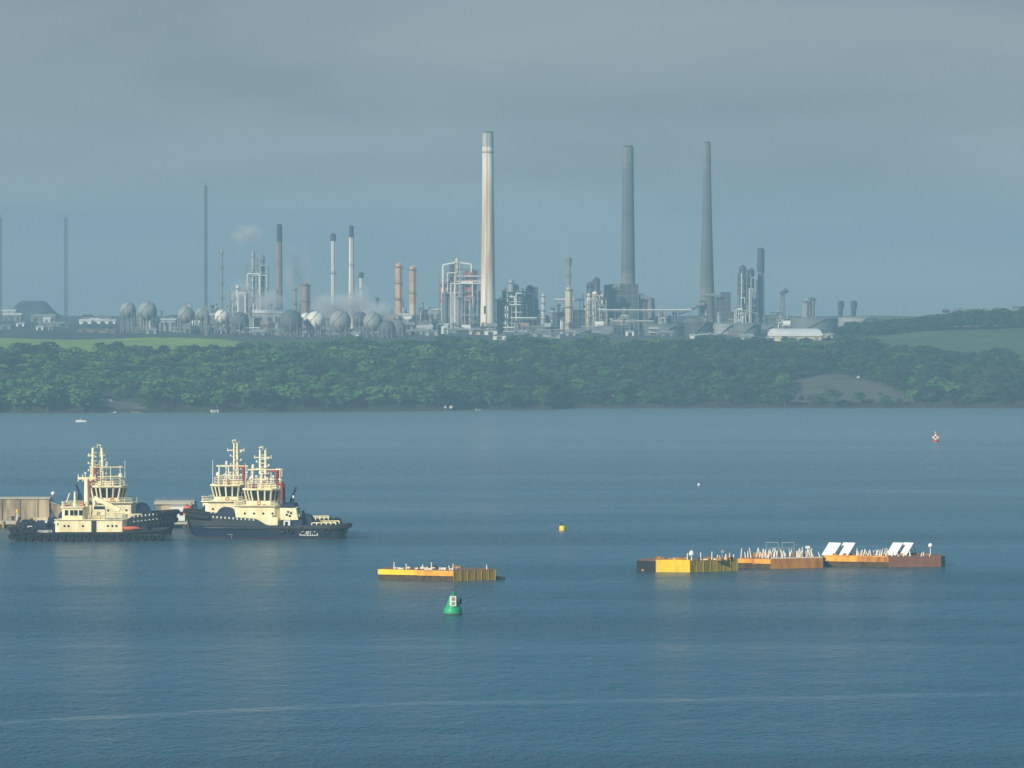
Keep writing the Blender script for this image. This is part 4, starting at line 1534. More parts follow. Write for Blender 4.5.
def tug(loc, rz, label, Lh=36.8, B=5.5, drop=.44, dx=0.0, twin_mast=True, mast_top=20.0, seed=0, mx=-1.2, mat_w=.62, red_x=3.4, winch=True, rows=1):
    root = thing('tug_boat', label, 'tug', loc, rz, 'harbour tugs at the jetty')

    def zt(u):
        if u < drop:
            return 5.7 - 1.1 * u / drop
        if u < drop + .07:
            return 4.6 - 1.5 * (u - drop) / .07
        return 3.1 + .25 * max(0, (u - .7) / .3)
    st = hull_loft(Lh, B, zt)
    build_hull(root, st, 2.9, NAVY, BULWARK_GREY)
    fender_tube(root, st, 0, .16, -.55, .55, RUBBER, 'bow_fender')
    fender_tube(root, st, .88, 1, -.6, .6, RUBBER, 'stern_fender')
    fender_tube(root, st, .1, .93, 0, .22, STEELD, 'rub_rail', fixz=2.45)
    mb = MB()
    for (x, xw, bd, bw, z) in st[2:int(drop * 40) + 1]:
        for s in (-1, 1):
            mb.cbox(x, s * (bd + .04), z - .28, .28, .16, .42)
            if rows == 2:
                mb.cbox(x, s * (bd * .96 + .05), z - 1.5, .3, .3, .3)
    mb.build('fender_stays', WHITE, root)
    if rows == 2:
        for (x, xw, bd, bw, z) in st[1:int(drop * 40) + 3:1]:
            for s in (-1, 1):
                MB().torus((x, s * (bd * .93 + .25), z - 2.2), .5, .24).build('tyre_fender', RUBBER, root)
    for k in range(5):                       # tyres along the quarter
        u = .60 + .07 * k
        q = st[int(u * 40)]
        for s in (-1, 1):
            MB().torus((q[0], s * (q[2] + .25), 1.9), .55, .24).build('tyre_fender', RUBBER, root)
    mb = MB()
    for s in (-1, 1):
        lettering(mb, Lh * .21, Lh * .325, s * (B + .22), .75, 1.75, s, seed)
    mb.build('hull_name', WHITE, root)
    for s in (-1, 1):
        y = s * (B * .99)
        MB().cbox(-8.0, y, 1.0, 1.2, .3, .12).cbox(-7.7, y, .6, .12, .3, .9).build('draught_mark', GREYP, root)
        MB().cbox(3.5, y + s * .12, 1.6, .45, .12, .5).build('hull_plate', GREYP, root)
    # deckhouse
    d = dx
    MB().prism(oct_(-7.3 + d, 3.2 + d, 3.9, 1.3), 2.2, 7.35).build('deckhouse', CREAM, root)
    mb = MB()
    for k in range(4):
        for s in (-1, 1):
            mb.cyl((-4.9 + d + k * 2.1, s * 3.88, 5.7), (-4.9 + d + k * 2.1, s * 3.94, 5.7), .27, .27, 12)
    mb.build('portholes', GLASS, root)
    mb = MB()
    for s in (-1, 1):
        y0, y1 = sorted((s * 3.905, s * 3.97))
        mb.box(1.3 + d, 2.2 + d, y0, y1, 3.3, 5.3)
    mb.build('door', RF_BROWN, root)
    # lower cream apron that follows the sheer down to the main deck
    for s in (-1, 1):
        MB().prism([(-8.4 + d, s * 4.3), (2.6 + d, s * 4.3), (2.6 + d, s * 4.0), (-8.4 + d, s * 4.0)][::s], 2.2, 4.9).build('side_casing', CREAM, root)
    MB().prism(oct_(-7.7 + d, 3.5 + d, 4.4, 1.4), 7.35, 7.55).build('boat_deck', CREAM, root)
    mb = MB()
    o = [(x, y, 7.55) for x, y in oct_(-7.5 + d, 3.4 + d, 4.25, 1.4)]
    rail(mb, o + o[:1], 1.0, 3, .08)
    mb.build('deck_railing', CREAM, root)
    # wheelhouse: solid breast, leaning glass band, mullions, visor, roof
    lo, hi = oct_(-4.6 + d, 2.3 + d, 3.0, 1.5), oct_(-5.2 + d, 2.8 + d, 3.5, 1.7)
    MB().prism(oct_(-4.9 + d, 2.5 + d, 3.2, 1.5), 7.55, 8.5, 0, lo).build('wheelhouse', CREAM, root)
    MB().prism(lo, 8.5, 10.75, 0, hi).build('window_band', GLASS, root)
    mb = MB()
    for i in range(8):
        a0, a1 = lo[i], lo[(i + 1) % 8]
        b0, b1 = hi[i], hi[(i + 1) % 8]
        nseg = 3 if i in (0, 4) else 2
        for k in range(nseg):
            f = k / nseg
            p = (a0[0] + (a1[0] - a0[0]) * f, a0[1] + (a1[1] - a0[1]) * f, 8.5)
            q = (b0[0] + (b1[0] - b0[0]) * f, b0[1] + (b1[1] - b0[1]) * f, 10.75)
            mb.obox(p, q, .34, .34)
    mb.build('window_mullions', CREAM, root)
    rp = oct_(-5.6 + d, 3.2 + d, 3.9, 1.8)
    MB().prism(hi, 10.75, 11.0, 0, rp).build('visor', CREAM, root)
    ro = MB().prism(rp, 11.0, 11.35).build('wheelhouse_roof', CREAM, root)
    # monkey island
    mb = MB()
    o = [(x, y, 11.35) for x, y in oct_(-4.6 + d, 2.8 + d, 3.2, 1.2)]
    rail(mb, o + o[:1], 1.6, 3, .10)
    mb.build('roof_railing', CREAM, ro)
    MB().prism(oct_(-2.6 + d, 2.6 + d, 2.1, .5), 11.35, 12.3).build('mast_house', CREAM, root)
    mb = MB()
    for x in (-3.6, -1.4, .9, 2.9):
        for y in (-2.2, 2.2):
            mb.obox((x + d, y, 11.3), (x + d, y, 15.6), .16, .16)
    for z in (13.4, 15.6):
        for y in (-2.2, 2.2):
            mb.obox((-4.2 + d, y, z), (3.2 + d, y, z), .2, .2)
        for x in (-3.6, 2.9):
            mb.obox((x + d, -2.2, z), (x + d, 2.2, z), .18, .18)
    mb.build('light_gantry', CREAM, root)
    # main mast
    M = mx + d
    mb = MB()
    w = mat_w
    if twin_mast:
        for s in (-1, 1):
            mb.cyl((M + s * w, 0, 11.3), (M + s * w, 0, mast_top), .30, .24, 8)
    else:
        for sx in (-1, 1):
            for sy in (-1, 1):
                mb.cyl((M + sx * w, sy * w, 11.3), (M + sx * w * .8, sy * w * .8, mast_top), .27, .22, 7)
    z = 12.2
    while z < mast_top - .4:
        mb.obox((M - w, 0, z), (M + w, 0, z), .14, .14)
        if not twin_mast:
            mb.obox((M - w, -w, z), (M - w, w, z), .12, .12)
            mb.obox((M + w, -w, z), (M + w, w, z), .12, .12)
            mb.obox((M - w, -w, z), (M + w, -w, z), .12, .12)
        z += .95
    mo = mb.build('mast', CREAM, root)
    mb = MB()
    yz = mast_top - 1.7
    mb.obox((M - 2.0, 0, yz), (M + 2.0, 0, yz), .26, .22)
    mb.obox((M, -2.2, yz - 2.2), (M, 2.2, yz - 2.2), .2, .2)
    for s in (-1, 1):
        mb.obox((M + s * 1.9, 0, yz - .3), (M + s * 1.9, 0, yz + .5), .14, .14)
    mb.build('yard', CREAM, mo)
    mb = MB()
    rr = random.Random(seed + 2)
    for k in range(6):
        z = 13.8 + k * (mast_top - 15) / 6
        s = 1 if k % 2 else -1
        mb.obox((M, 0, z), (M + s * (w + rr.uniform(.5, 1.0)), -.2, z), .12, .12)
        mb.cbox(M + s * (w + .75), -.2, z + .25, .34, .34, .45)
    mb.build('navigation_lights', WHITE, mo)
    mb = MB()
    mb.cyl((M, 0, mast_top), (M, 0, mast_top + .9), .08, .08, 6)
    mb.cyl((M - .7, 0, mast_top - .2), (M - .7, 0, mast_top + .6), .06, .06, 6)
    mb.obox((M - .9, 0, mast_top + .5), (M - .2, 0, mast_top + .7), .1, .24)
    mb.cyl((M + .5, 0, mast_top), (M + .9, 0, mast_top + .5), .05, .05, 6)
    mb.build('aerials', CREAM, mo)
    mb = MB()
    for k in range(5):
        x = M + (-2.6 + 1.3 * k)
        mb.obox((x, -2.3, 12.4), (x, -2.3, 13.4 + .5 * (k % 3)), .14, .14)
        mb.cbox(x, -2.3, 13.6 + .5 * (k % 3), .45, .35, .4)
    mb.obox((M - 3.2, -2.3, 12.5), (M + 3.2, -2.3, 12.5), .16, .16)
    mb.build('searchlights', WHITE, root)
    MB().obox((M - 1.6, .9, 11.3), (M - .4, .4, 16.8), .12, .12).obox((M + 1.9, .9, 11.3), (M + .5, .4, 16.8), .12, .12).obox((M - .9, .7, 14.2), (M + 1.1, .7, 14.2), .1, .1).build('mast_stays', CREAM, root)
    # radar, aerial whip, satellite dome
    mb = MB()
    mb.cyl((M - 2.2, -.8, 12), (M - 2.2, -.8, 15.4), .2, .16, 8)
    mb.obox((M - 3.4, -.9, 15.5), (M - 1.0, -.5, 15.6), .22, .3)
    mb.cbox(M - 2.2, -.8, 16.3, .5, .5, .9)
    mb.build('radar', WHITE, root)
    MB().sphere((-3.8 + d, 1.2, 13.6), .55, 14, 8).cyl((-3.8 + d, 1.2, 11.3), (-3.8 + d, 1.2, 13.2), .12, .12, 6).build('radome', WHITE, root, smooth=True)
    MB().cyl((-5.0 + d, -1.5, 11.3), (-5.0 + d, -1.5, 17.0), .09, .06, 6).build('whip_aerial', WHITE, root)
    # red exhaust stacks and the bar between them
    mb = MB()
    for y in (-2.6, 2.6):
        mb.path([(red_x + d, y, 7.0), (red_x + d, y, 12.2), (red_x - 1.3 + d, y * .9, 12.6), (red_x - 1.3 + d, y * .9, 15.4)], .26, 8)
    mb.obox((red_x - 2.6 + d, -2.34, 15.3), (red_x - .9 + d, -2.34, 15.3), .4, .4)
    mb.obox((red_x - 1.3 + d, -2.4, 14.2), (red_x - 1.3 + d, 2.4, 14.2), .3, .3)
    mb.build('exhaust_stack', RED, root)
    MB().cbox(M + .4, -1.0, 12.6, 1.5, 1.0, .9).cbox(M - 1.9, -2.3, 12.0, .5, .5, 1.3).build('fire_monitor', RED, root)
    # funnels with the four-petal emblem
    for s in (-1, 1):
        y0, y1 = sorted((s * 2.3, s * 4.6))
        fo = MB().add([(3.3 + d, y0, 4.3), (7.3 + d, y0, 4.3), (7.3 + d, y1, 4.3), (3.3 + d, y1, 4.3),
                       (3.1 + d, y0, 7.0), (6.8 + d, y0, 7.0), (6.8 + d, y1, 7.0), (3.1 + d, y1, 7.0)],
                      [(0, 3, 2, 1), (4, 5, 6, 7), (0, 1, 5, 4), (1, 2, 6, 5), (2, 3, 7, 6), (3, 0, 4, 7)]).build('funnel', CREAM, root)
        MB().box(3.25 + d, 6.4 + d, y0 + .1, y1 - .1, 7.0, 7.9).build('funnel_top', DKBLUE, fo)
        emblem(fo, 5.2 + d, s * 4.6, 5.65, s, .85)
    MB().box(3.4 + d, 8.2 + d, -4.2, 4.2, 2.2, 4.3).build('aft_casing', DKBLUE, root)
    mb = MB()
    for s in (-1, 1):
        y0, y1 = sorted((s * 4.65, s * 4.75))
        mb.box(4.0 + d, 4.3 + d, y0, y1, 2.4, 4.2)
        mb.box(5.0 + d, 5.5 + d, y0, y1, 2.4, 4.2)
        mb.box(4.3 + d, 5.0 + d, y0, y1, 3.9, 4.2)
    mb.build('door_frame', WHITE, root)
    # stern gear
    mb = MB()
    mb.obox((4.6 + d, 0, 7.0), (6.4 + d, 0, 11.6), .5, .5)
    mb.obox((5.3 + d, -.8, 7.2), (6.2 + d, -.2, 11.0), .2, .2)
    mb.obox((5.8 + d, 0, 7.0), (5.9 + d, 0, 9.6), .25, .25)
    mb.build('deck_crane', DKBLUE, root)
    MB().cbox(5.8 + d, -.45, 9.4, .4, .4, .6).build('crane_light', WHITE, root)
    mb = MB()
    mb.cyl((8.8 + d, -2, 3.9), (8.8 + d, 2, 3.9), 1.1, 1.1, 14)
    mb.cyl((8.8 + d, -2.2, 3.9), (8.8 + d, -1.9, 3.9), 1.55, 1.55, 16)
    mb.cyl((8.8 + d, 1.9, 3.9), (8.8 + d, 2.2, 3.9), 1.55, 1.55, 16)
    mb.obox((8.0 + d, -1.8, 2.2), (8.0 + d, -1.8, 6.2), .3, .3)
    mb.obox((8.0 + d, 1.8, 2.2), (8.0 + d, 1.8, 6.2), .3, .3)
    mb.obox((8.0 + d, -1.8, 6.2), (10.2 + d, -1.8, 4.2), .3, .3)
    mb.build('towing_winch', DKBLUE, root)
    for s in (-1, 1):
        mb = MB()
        rail(mb, [(10.4, s * 4.7, 3.1), (Lh / 2 - 2.6, s * 4.4, 3.15)], .55, 1, .20, 1.0)
        mb.build('stern_rail', CREAM, root)
    # foredeck winch
    if winch:
        mb = MB()
        mb.cyl((-9.4 + d * .4, -3.0, 5.2), (-9.4 + d * .4, 3.0, 5.2), 1.7, 1.7, 18)
        mb.cyl((-9.4 + d * .4, -3.2, 5.2), (-9.4 + d * .4, -2.9, 5.2), 2.0, 2.0, 18)
        mb.box(-11 + d * .4, -7.6 + d * .4, -2.6, 2.6, 3.6, 5.0)
        mb.build('anchor_winch', DKBLUE, root)
    for s in (-1, 1):
        mb = MB().torus((-1.6 + d, s * 4.42, 8.1), .36, .10, 12, 6)
        mb.build('lifebuoy', ORANGE, root)
    return root


D1 = 1099
tug(Vector((PXx(268, D1), D1, 0)), math.radians(-3), 'navy and cream harbour tug nearest on the right, showing its funnel emblem and low stern', seed=1)
D2 = 1124
tug(Vector((PXx(262, D2), D2, 0)), math.radians(2), 'cream harbour tug half hidden behind the right-hand tug, with a tall thin mast', dx=-6.4, twin_mast=False,
    mast_top=20.9, seed=4, mx=.3, mat_w=.45, Lh=36, drop=.30)
D3 = 1116
tug(Vector((PXx(101, D3), D3, 0)), math.radians(180 + 9), 'left-hand harbour tug with a wide lattice mast and high dark bow pointing right', dx=-.6, twin_mast=False,
    mast_top=20.0, seed=6, mx=1.5, mat_w=1.25, Lh=35.6, drop=.30, rows=2)

# ---- low workboat tug on the left, in front
D4 = 1087
wb = thing('tug_boat', 'low dark workboat tug with a long cream deckhouse and crane post, nearest on the left', 'tug', (PXx(88, D4), D4, 0), math.radians(1.5), 'harbour tugs at the jetty')


def ztw(u):
    return 2.1 + .9 * max(0, (.22 - u) / .22) + .7 * max(0, (u - .70) / .30)


# the stern of this one lies to the left: build with the round end left and a full bow right
st = hull_loft(35.9, 4.9, ztw, bow=.16, stern=.22, flare=.9)
build_hull(wb, st, 1.3, NAVY, BULWARK_GREY, wall=.6)
fender_tube(wb, st, 0, 1, -.35, .34, RUBBER, 'rub_rail')
for k in range(20):
    q = st[1 + int(k * 1.95)]
    for s in (-1, 1):
        MB().torus((q[0], s * (q[2] + .3), 1.0), .48, .22).build('tyre_fender', RUBBER, wb)
mb = MB()
for s in (-1, 1):
    lettering(mb, -10.9, -7.7, s * 5.25, 1.75, 2.55, s, 9)
mb.build('hull_name', WHITE, wb)
MB().box(-11.2, -7.5, -5.2, -4.9, 1.6, 2.7).box(-11.2, -7.5, 4.9, 5.2, 1.6, 2.7).build('name_board', NAVY, wb)
MB().prism(oct_(-7.2, 8.6, 3.5, .8), 1.5, 4.7).build('deckhouse', CREAM, wb)
MB().prism(oct_(-7.4, 8.8, 3.75, .8), 4.7, 4.85).build('boat_deck', CREAM, wb)
mb = MB()
for x in (-5.1, -4.2, -1.0, 4.6, 5.6, 6.5):
    for s in (-1, 1):
        mb.cyl((x, s * 3.48, 3.4), (x, s * 3.55, 3.4), .26, .26, 12)
mb.build('portholes', GLASS, wb)
mb = MB()
for s in (-1, 1):
    y0, y1 = sorted((s * 3.505, s * 3.58))
    mb.box(.9, 2.0, y0, y1, 1.7, 4.6)
mb.build('door', STEELD, wb)
ca = MB().prism(oct_(-5.7, -.6, 3.0, .5), 4.85, 7.5).build('wheelhouse', CREAM, wb)
mb = MB()
for x in (-4.7, -3.5, -2.6, -1.5):
    for s in (-1, 1):
        y0, y1 = sorted((s * 3.005, s * 3.06))
        mb.box(x - .38, x + .38, y0, y1, 5.75, 6.95)
for y in (-1.8, 0, 1.8):
    mb.box(-5.76, -5.705, y - .6, y + .6, 5.75, 6.95)
mb.build('window', GLASS, ca)
MB().prism(oct_(-6.0, -.3, 3.3, .5), 7.5, 7.75).build('wheelhouse_roof', CREAM, wb)
mb = MB()
o = [(x, y, 7.75) for x, y in oct_(-5.8, -.5, 3.1, .5)]
rail(mb, o + o[:1], 1.0, 2, .09)
mb.build('roof_railing', CREAM, wb)
MB().cbox(-4.6, -1.5, 8.05, .9, .7, .6).build('deck_locker', RED, wb)
MB().cbox(-1.4, -1.2, 8.15, .7, .7, .8).build('deck_locker', ORANGE, wb)
MB().cyl((-3.0, 0, 7.7), (-3.0, 0, 11.0), .28, .2, 8).obox((-4.9, 0, 8.6), (-4.2, 0, 10.6), .2, .2).build('mast', CREAM, wb)
MB().cyl((-.3, -.6, 4.8), (-.3, -.6, 13.9), .62, .52, 12).build('crane_post', CREAM, wb)
mb = MB()
mb.obox((-2.3, -.6, 14.0), (1.8, -.6, 14.0), .5, .5)
for x in (-2.2, -1.2, .6, 1.6):
    mb.obox((x, -.6, 13.3), (x, -.6, 14.9), .16, .16)
mb.build('light_bar', CREAM, wb)
MB().obox((1.5, -1.6, 9.7), (7.2, -2.4, 6.9), .75, .9).build('crane_boom', CREAM, wb)
MB().cyl((1.5, -1.2, 4.8), (1.5, -1.2, 9.6), .5, .45, 10).build('crane_pedestal', CREAM, wb)
fo = MB().box(1.2, 4.0, -3.4, -.6, 4.85, 7.1).build('funnel', CREAM, wb)
MB().box(1.4, 3.8, -3.2, -.8, 7.1, 7.7).build('funnel_top', DKBLUE, fo)
emblem(fo, 2.5, -3.4, 6.2, -1, .5)
mb = MB()
o = [(x, y, 4.85) for x, y in oct_(.2, 8.6, 3.6, .8)]
rail(mb, o + o[:1], 1.0, 3, .08)
mb.build('deck_railing', CREAM, wb)
bo = MB().lathe([(.05, 3.2), (1.0, 3.3), (1.35, 3.7), (1.0, 4.1), (.05, 4.25)], 14).build('life_raft', ORANGE, wb, (9.9, -3.0, -.9), True)
bo.scale = (1.6, 1, 1)
mb = MB()
mb.obox((-9.5, -3.4, 1.8), (-9.5, -3.4, 4.6), .5, .5)
mb.cyl((-13.5, -1, 2.6), (-13.5, 2, 2.6), .9, .9, 14)
mb.cyl((-10.6, -1, 3.2), (-10.6, 2, 3.2), 1.3, 1.3, 14)
mb.box(-8.9, -7.2, -2.6, 2.6, 1.7, 5.2)
mb.obox((-7.4, -2, 4.9), (-8.4, -2, 7.6), .3, .3)
mb.obox((-11.8, -3.2, 2), (-11.8, -3.2, 4.0), .35, .35)
mb.build('deck_gear', DKBLUE, wb)
MB().cbox(-12.8, -4.2, 3.2, 1.0, .3, .5).cbox(-9.2, -3.8, 4.4, .5, .3, .5).cbox(-7.2, -3.9, 4.2, .4, .3, .5).build('deck_lights', WHITE, wb)
mb = MB()
mb.cyl((-15.2, -3.2, 2.9), (-15.2, 3.2, 2.9), 1.15, 1.15, 14)
mb.obox((-16.6, -2.6, 1.6), (-15.4, -2.6, 5.0), .4, .4)
mb.obox((-16.6, 2.6, 1.6), (-15.4, 2.6, 5.0), .4, .4)
mb.obox((-15.4, -2.9, 5.0), (-15.4, 2.9, 5.0), .4, .4)
mb.box(-13.9, -11.4, -2.2, 2.4, 1.6, 3.3)
mb.build('towing_gantry', STEELD, wb)
for k in range(7):
    MB().torus((-16.4 + k * 1.25, -4.95 + .25 * (k % 2), 2.6 - .05 * k), .62, .28).build('tyre_fender', RUBBER, wb)
mb = MB()
mb.cyl((12.5, -1.5, 2.5), (12.5, 1.5, 2.5), .8, .8, 12)
mb.box(11.4, 13.6, -1.8, 1.8, 1.6, 2.3)
mb.build('foredeck_winch', STEELD, wb)

# ================================================================== THE JETTY
DJ = 1152
xa, xb = PXx(-130, DJ), PXx(49, DJ)
j = thing('breakwater_wall', 'stained pale concrete wall of the jetty head at the left border', 'wall', (xa, DJ, 0))
MB().box(0, xb - xa, 0, 6, 1.8, 6.75).build('wall_face', CONC, j)
MB().box(-.2, xb - xa + .2, -.25, 6.2, 6.75, 7.1).build('coping', CONC2, j)
mb = MB()
k = 2.0
while k < xb - xa:
    mb.box(k, k + .14, -.09, -.003, 1.9, 6.7)
    k += 4.2
mb.build('joint_strips', WEED, j)
xc = PXx(200, DJ)
jt = thing('jetty', 'long low concrete jetty running behind the moored tugs', 'jetty', (xa, DJ, 0))
MB().box(0, xc - xa, -4.2, -.05, .9, 1.75).box(xb - xa + .3, PXx(66, DJ) - xa, -.04, 6, .9, 1.75).build('lower_deck', CONC2, jt)
MB().box(0, PXx(66, DJ) - xa, -3.9, 5.6, -1.5, .898).build('base_block', WEED, jt)
mb = MB()
x = PXx(70, DJ) - xa
while x < xc - xa:
    for y in (-3.4, -.8):
        mb.cyl((x, y, -2), (x, y, .9), .55, .55, 10)
    x += 5.5
mb.build('piles', WEED, jt)
mb = MB()
x = 3
while x < PXx(60, DJ) - xa:
    mb.box(x, x + .5, -4.6, -4.22, -1, 1.7)
    x += 3.2
mb.build('timber_fenders', B_BROWN, jt)
# sloping wing wall beside the jetty head, then the high deck beyond the tugs
x0, x1, x2 = PXx(50, DJ), PXx(67, DJ), PXx(78, DJ)
wg = thing('wing_wall', 'lower sloping concrete wing wall right of the stained jetty wall', 'wall', (x0, DJ, 0))
Wd = x2 - x0
MB().add([(0, .5, 1.8), (Wd, .5, 1.8), (Wd, 4, 1.8), (0, 4, 1.8), (0, .5, 6.0), (Wd, .5, 3.6), (Wd, 4, 3.6), (0, 4, 6.0)],
         [(0, 3, 2, 1), (4, 5, 6, 7), (0, 1, 5, 4), (1, 2, 6, 5), (2, 3, 7, 6), (3, 0, 4, 7)]).build('wall_face', CONC, wg)
MB().obox((0, .4, 6.05), (Wd, .4, 3.65), .5, .18).build('coping', CONC2, wg)
lp = thing('lamp_post', 'thin lamp post with a round white globe at the end of the stained wall', 'lamp post', (PXx(53, 1155), 1155, 1.75))
MB().cyl((0, 0, 0), (0, 0, 5.7), .11, .08, 8).build('post', GREYP, lp)
MB().sphere((0, 0, 6.2), .52, 14, 8).build('globe', WHITE, lp, smooth=True)
x0, x1 = PXx(154, 1150), PXx(194, 1150)
hd = thing('jetty_platform', 'raised pale concrete jetty platform seen between the two pairs of tugs', 'jetty', (x0, 1150, 0))
MB().box(0, x1 - x0, 0, 8, 5.55, 6.3).build('deck_slab', CONC2, hd)
MB().box(.4, (x1 - x0) * .46, .4, 7.6, 1.76, 5.548).build('cross_wall', CONC, hd)
mb = MB()
for k in range(4):
    x = (x1 - x0) * (.52 + .155 * k)
    for y in (1, 6.5):
        mb.cyl((x, y, -2), (x, y, 5.548), .5, .5, 10)
mb.build('piles', CONC2, hd)
MB().box((x1 - x0) * .88, (x1 - x0) * .93, -.25, -.003, -1, 6.2).build('fender_pile', CONC2, hd)
mb = MB()
rail(mb, [(.2, .2, 6.3), (x1 - x0 - .2, .2, 6.3)], .9, 2, .06, 2.0)
mb.build('railing', GREYP, hd)
kb = thing('jetty_cabin', 'small white flat roofed cabin on the lower jetty deck between the tug pairs', 'cabin', (PXx(177.5, 1147.5), 1147.5, 1.75))
MB().box(-1.7, 1.7, 0, 2.3, 0, 3.55).build('wall', WHITE, kb)
MB().box(-1.9, 1.9, -.2, 2.45, 3.55, 3.75).build('roof', CONC2, kb)
MB().box(-.9, -.1, -.05, -.002, 0, 2.1).build('door', GREYP, kb)
MB().box(.4, 1.3, -.05, -.002, 1.3, 2.2).build('window', GLASS, kb)
of = thing('orange_fender', 'bulky faded orange foam fender on the jetty left of the right-hand bow', 'fender', (PXx(188, 1142), 1142, 0))
MB().lathe([(.1, 3.2), (1.0, 3.4), (1.25, 4.0), (1.25, 4.8), (.9, 5.5), (.1, 5.7)], 14).build('float', ORANGE, of, smooth=True)
MB().cyl((0, 0, -2), (0, 0, 3.3), .3, .3, 8).build('pile', WEED, of)
lr = thing('orange_life_ring', 'dark bollard on the lower jetty deck before the stained wall', 'bollard', (PXx(13, 1150), 1149, 1.75))
lr.name = 'mooring_bollard'
MB().lathe([(.35, 0), (.28, .6), (.55, .75), (.5, 1.0), (.1, 1.05)], 12).build('bollard_body', STEELD, lr, smooth=True)
bx = thing('mooring_post', 'pale yellow topped mooring post on the lower jetty deck before the stained wall', 'post', (PXx(17, 1148.5), 1148.5, 1.75))
MB().cyl((0, 0, 0), (0, 0, 1.9), .16, .16, 8).build('post', WHITE, bx)
MB().cyl((0, 0, 1.9), (0, 0, 2.7), .35, .3, 10).build('lamp_head', B_YEL, bx)

# ================================================================== BARGES
def barge(label, pts, H, skins, deckm=B_DECK, name='pontoon_barge'):
    """pts: pixel column and distance of each corner, front edges first; skins[i] = list of (f0, f1, z0, z1, mat) on edge i"""
    W = [Vector((PXx(px, D), D, 0)) for px, D in pts]
    c = sum(W, Vector()) / len(W)
    r = thing(name, label, 'barge', c, 0, 'work pontoons moored in the estuary')
    q = [(p.x - c.x, p.y - c.y) for p in W]
    MB().prism(q, -1.0, H - .05).build('hull', B_BOOT, r)
    ins = [(x * .985, y * .97) for x, y in q]
    MB().prism(ins, H - .05, H + .03).build('deck', deckm, r)
    for i, sk in enumerate(skins):
        a, b_ = Vector((*q[i], 0)), Vector((*q[(i + 1) % len(q)], 0))
        d = (b_ - a)
        nrm = Vector((d.y, -d.x, 0)).normalized()
        for (f0, f1, z0, z1, m, nm) in sk:
            p, s = a + d * f0, a + d * f1
            t = .14 if z1 - z0 < H * .8 else .10
            vs = []
            for z in (z0, z1):
                for o in (.003, t):
                    vs += [p + nrm * o + Vector((0, 0, z)), s + nrm * o + Vector((0, 0, z))]
            MB().add(vs, [(0, 2, 3, 1), (4, 5, 7, 6), (0, 1, 5, 4), (2, 6, 7, 3), (0, 4, 6, 2), (1, 3, 7, 5)]).build(nm, m, r)
            if nm == 'timber_side':
                mb = MB()
                n = max(3, int((s - p).length / .75))
                for k in range(0, n + 1, 2):
                    g = p.lerp(s, k / n)
                    mb.obox(g + nrm * (t + .03) + Vector((0, 0, z0 - .5)), g + nrm * (t + .03) + Vector((0, 0, z1 + .08 * ((k * 7) % 3))), .12, .06)
                mb.build('fender_planks', m, r)
    return r, q, c


def posts(r, q, edge, spec, H, m=B_POST, name='post'):
    """uneven stanchions along an edge: (f, inset, height, lean)"""
    a, b_ = Vector((*q[edge], 0)), Vector((*q[edge + 1], 0))
    d = b_ - a
    nrm = Vector((d.y, -d.x, 0)).normalized()
    for f, ins, h, ln in spec:
        p = a + d * f - nrm * ins + Vector((0, 0, H))
        mb = MB().cyl(p, p + Vector((ln, .1, h)), .13, .09, 6)
        mb.build(name, m, r)


rb = random.Random(3)
# A the lone barge left of the middle
H = 2.0
b1, q1, c1 = barge('lone yellow and brown pontoon barge left of the middle, behind the green buoy',
                   [(378, 930), (453.5, 924), (495, 929), (489, 934.5), (383, 937)], H,
                   [[(0, .52, 1.0, 1.98, B_YEL, 'yellow_band'), (.52, 1, .95, 1.96, B_ORY, 'orange_band')], [(0, 1, -.2, 1.95, B_BROWN, 'timber_side')]])
posts(b1, q1, 0, [(.20, .4, 1.4, .05), (.36, .5, 1.1, .0), (.5, 3, .9, .2), (.69, .6, 1.5, .05), (.80, .5, .6, .1), (.93, .8, .9, -.2)], H)
posts(b1, q1, 1, [(.02, .6, 1.3, .1), (.1, .8, .6, .2), (.86, .8, .9, -.1)], H)
mb = MB()
for k in range(16):
    f = rb.random()
    x = q1[0][0] + (q1[1][0] - q1[0][0]) * f
    MB().cbox(x, q1[0][1] + (q1[1][1] - q1[0][1]) * f + rb.uniform(.5, 5), H + .15, rb.uniform(.3, 1.1), .5, rb.uniform(.2, .45)).build('deck_fitting', B_POST, b1)
MB().cbox(-1.2, .5, H + .3, 1.6, 1.0, .6).build('deck_box', STEELD, b1)
MB().cbox(3.4, 1.6, H + .25, 1.2, 1.0, .4).build('deck_box', B_RUST, b1)
ft = tag(MB().cyl((0, 0, 0), (1.1, -.2, .05), .45, .32, 10).cyl((-.9, .1, .2), (0, 0, 0), .4, .45, 10).build('rubber_fender', RUBBER, None, (PXx(499, 930), 930, .15)),
         'dark rubber fender floating at the right end of the lone yellow barge', 'fender')

# B the chain on the right: first pontoon
H = 2.25
b2, q2, c2 = barge('pontoon barge with a bright yellow panel and dark bow, left end of its chain',
                   [(637, 960), (656, 956.5), (690, 955.5), (737, 961), (733, 966.5), (648, 967)], H,
                   [[(0, 1, .0, 2.1, RUBBER, 'dark_bow')], [(0, 1, -.1, 2.45, B_YEL, 'yellow_panel')], [(0, 1, -.2, 2.2, B_OLIVE, 'timber_side')]])
MB().box(q2[0][0] + .9, q2[0][0] + 3.0, q2[0][1] - 1.4, q2[0][1] - 1.0, .1, .4).build('yellow_step', B_ORY, b2)
posts(b2, q2, 1, [(.92, .5, 1.5, .0), (.5, 2, .5, .1)], H)
posts(b2, q2, 2, [(.26, .5, 1.6, .0), (.5, .6, 1.7, .05), (.62, .8, 1.0, .2), (.72, 1.2, .8, -.2), (.8, 1, 1.1, .3), (.9, .8, 1.3, -.1), (.97, .8, 1.0, .1)], H)
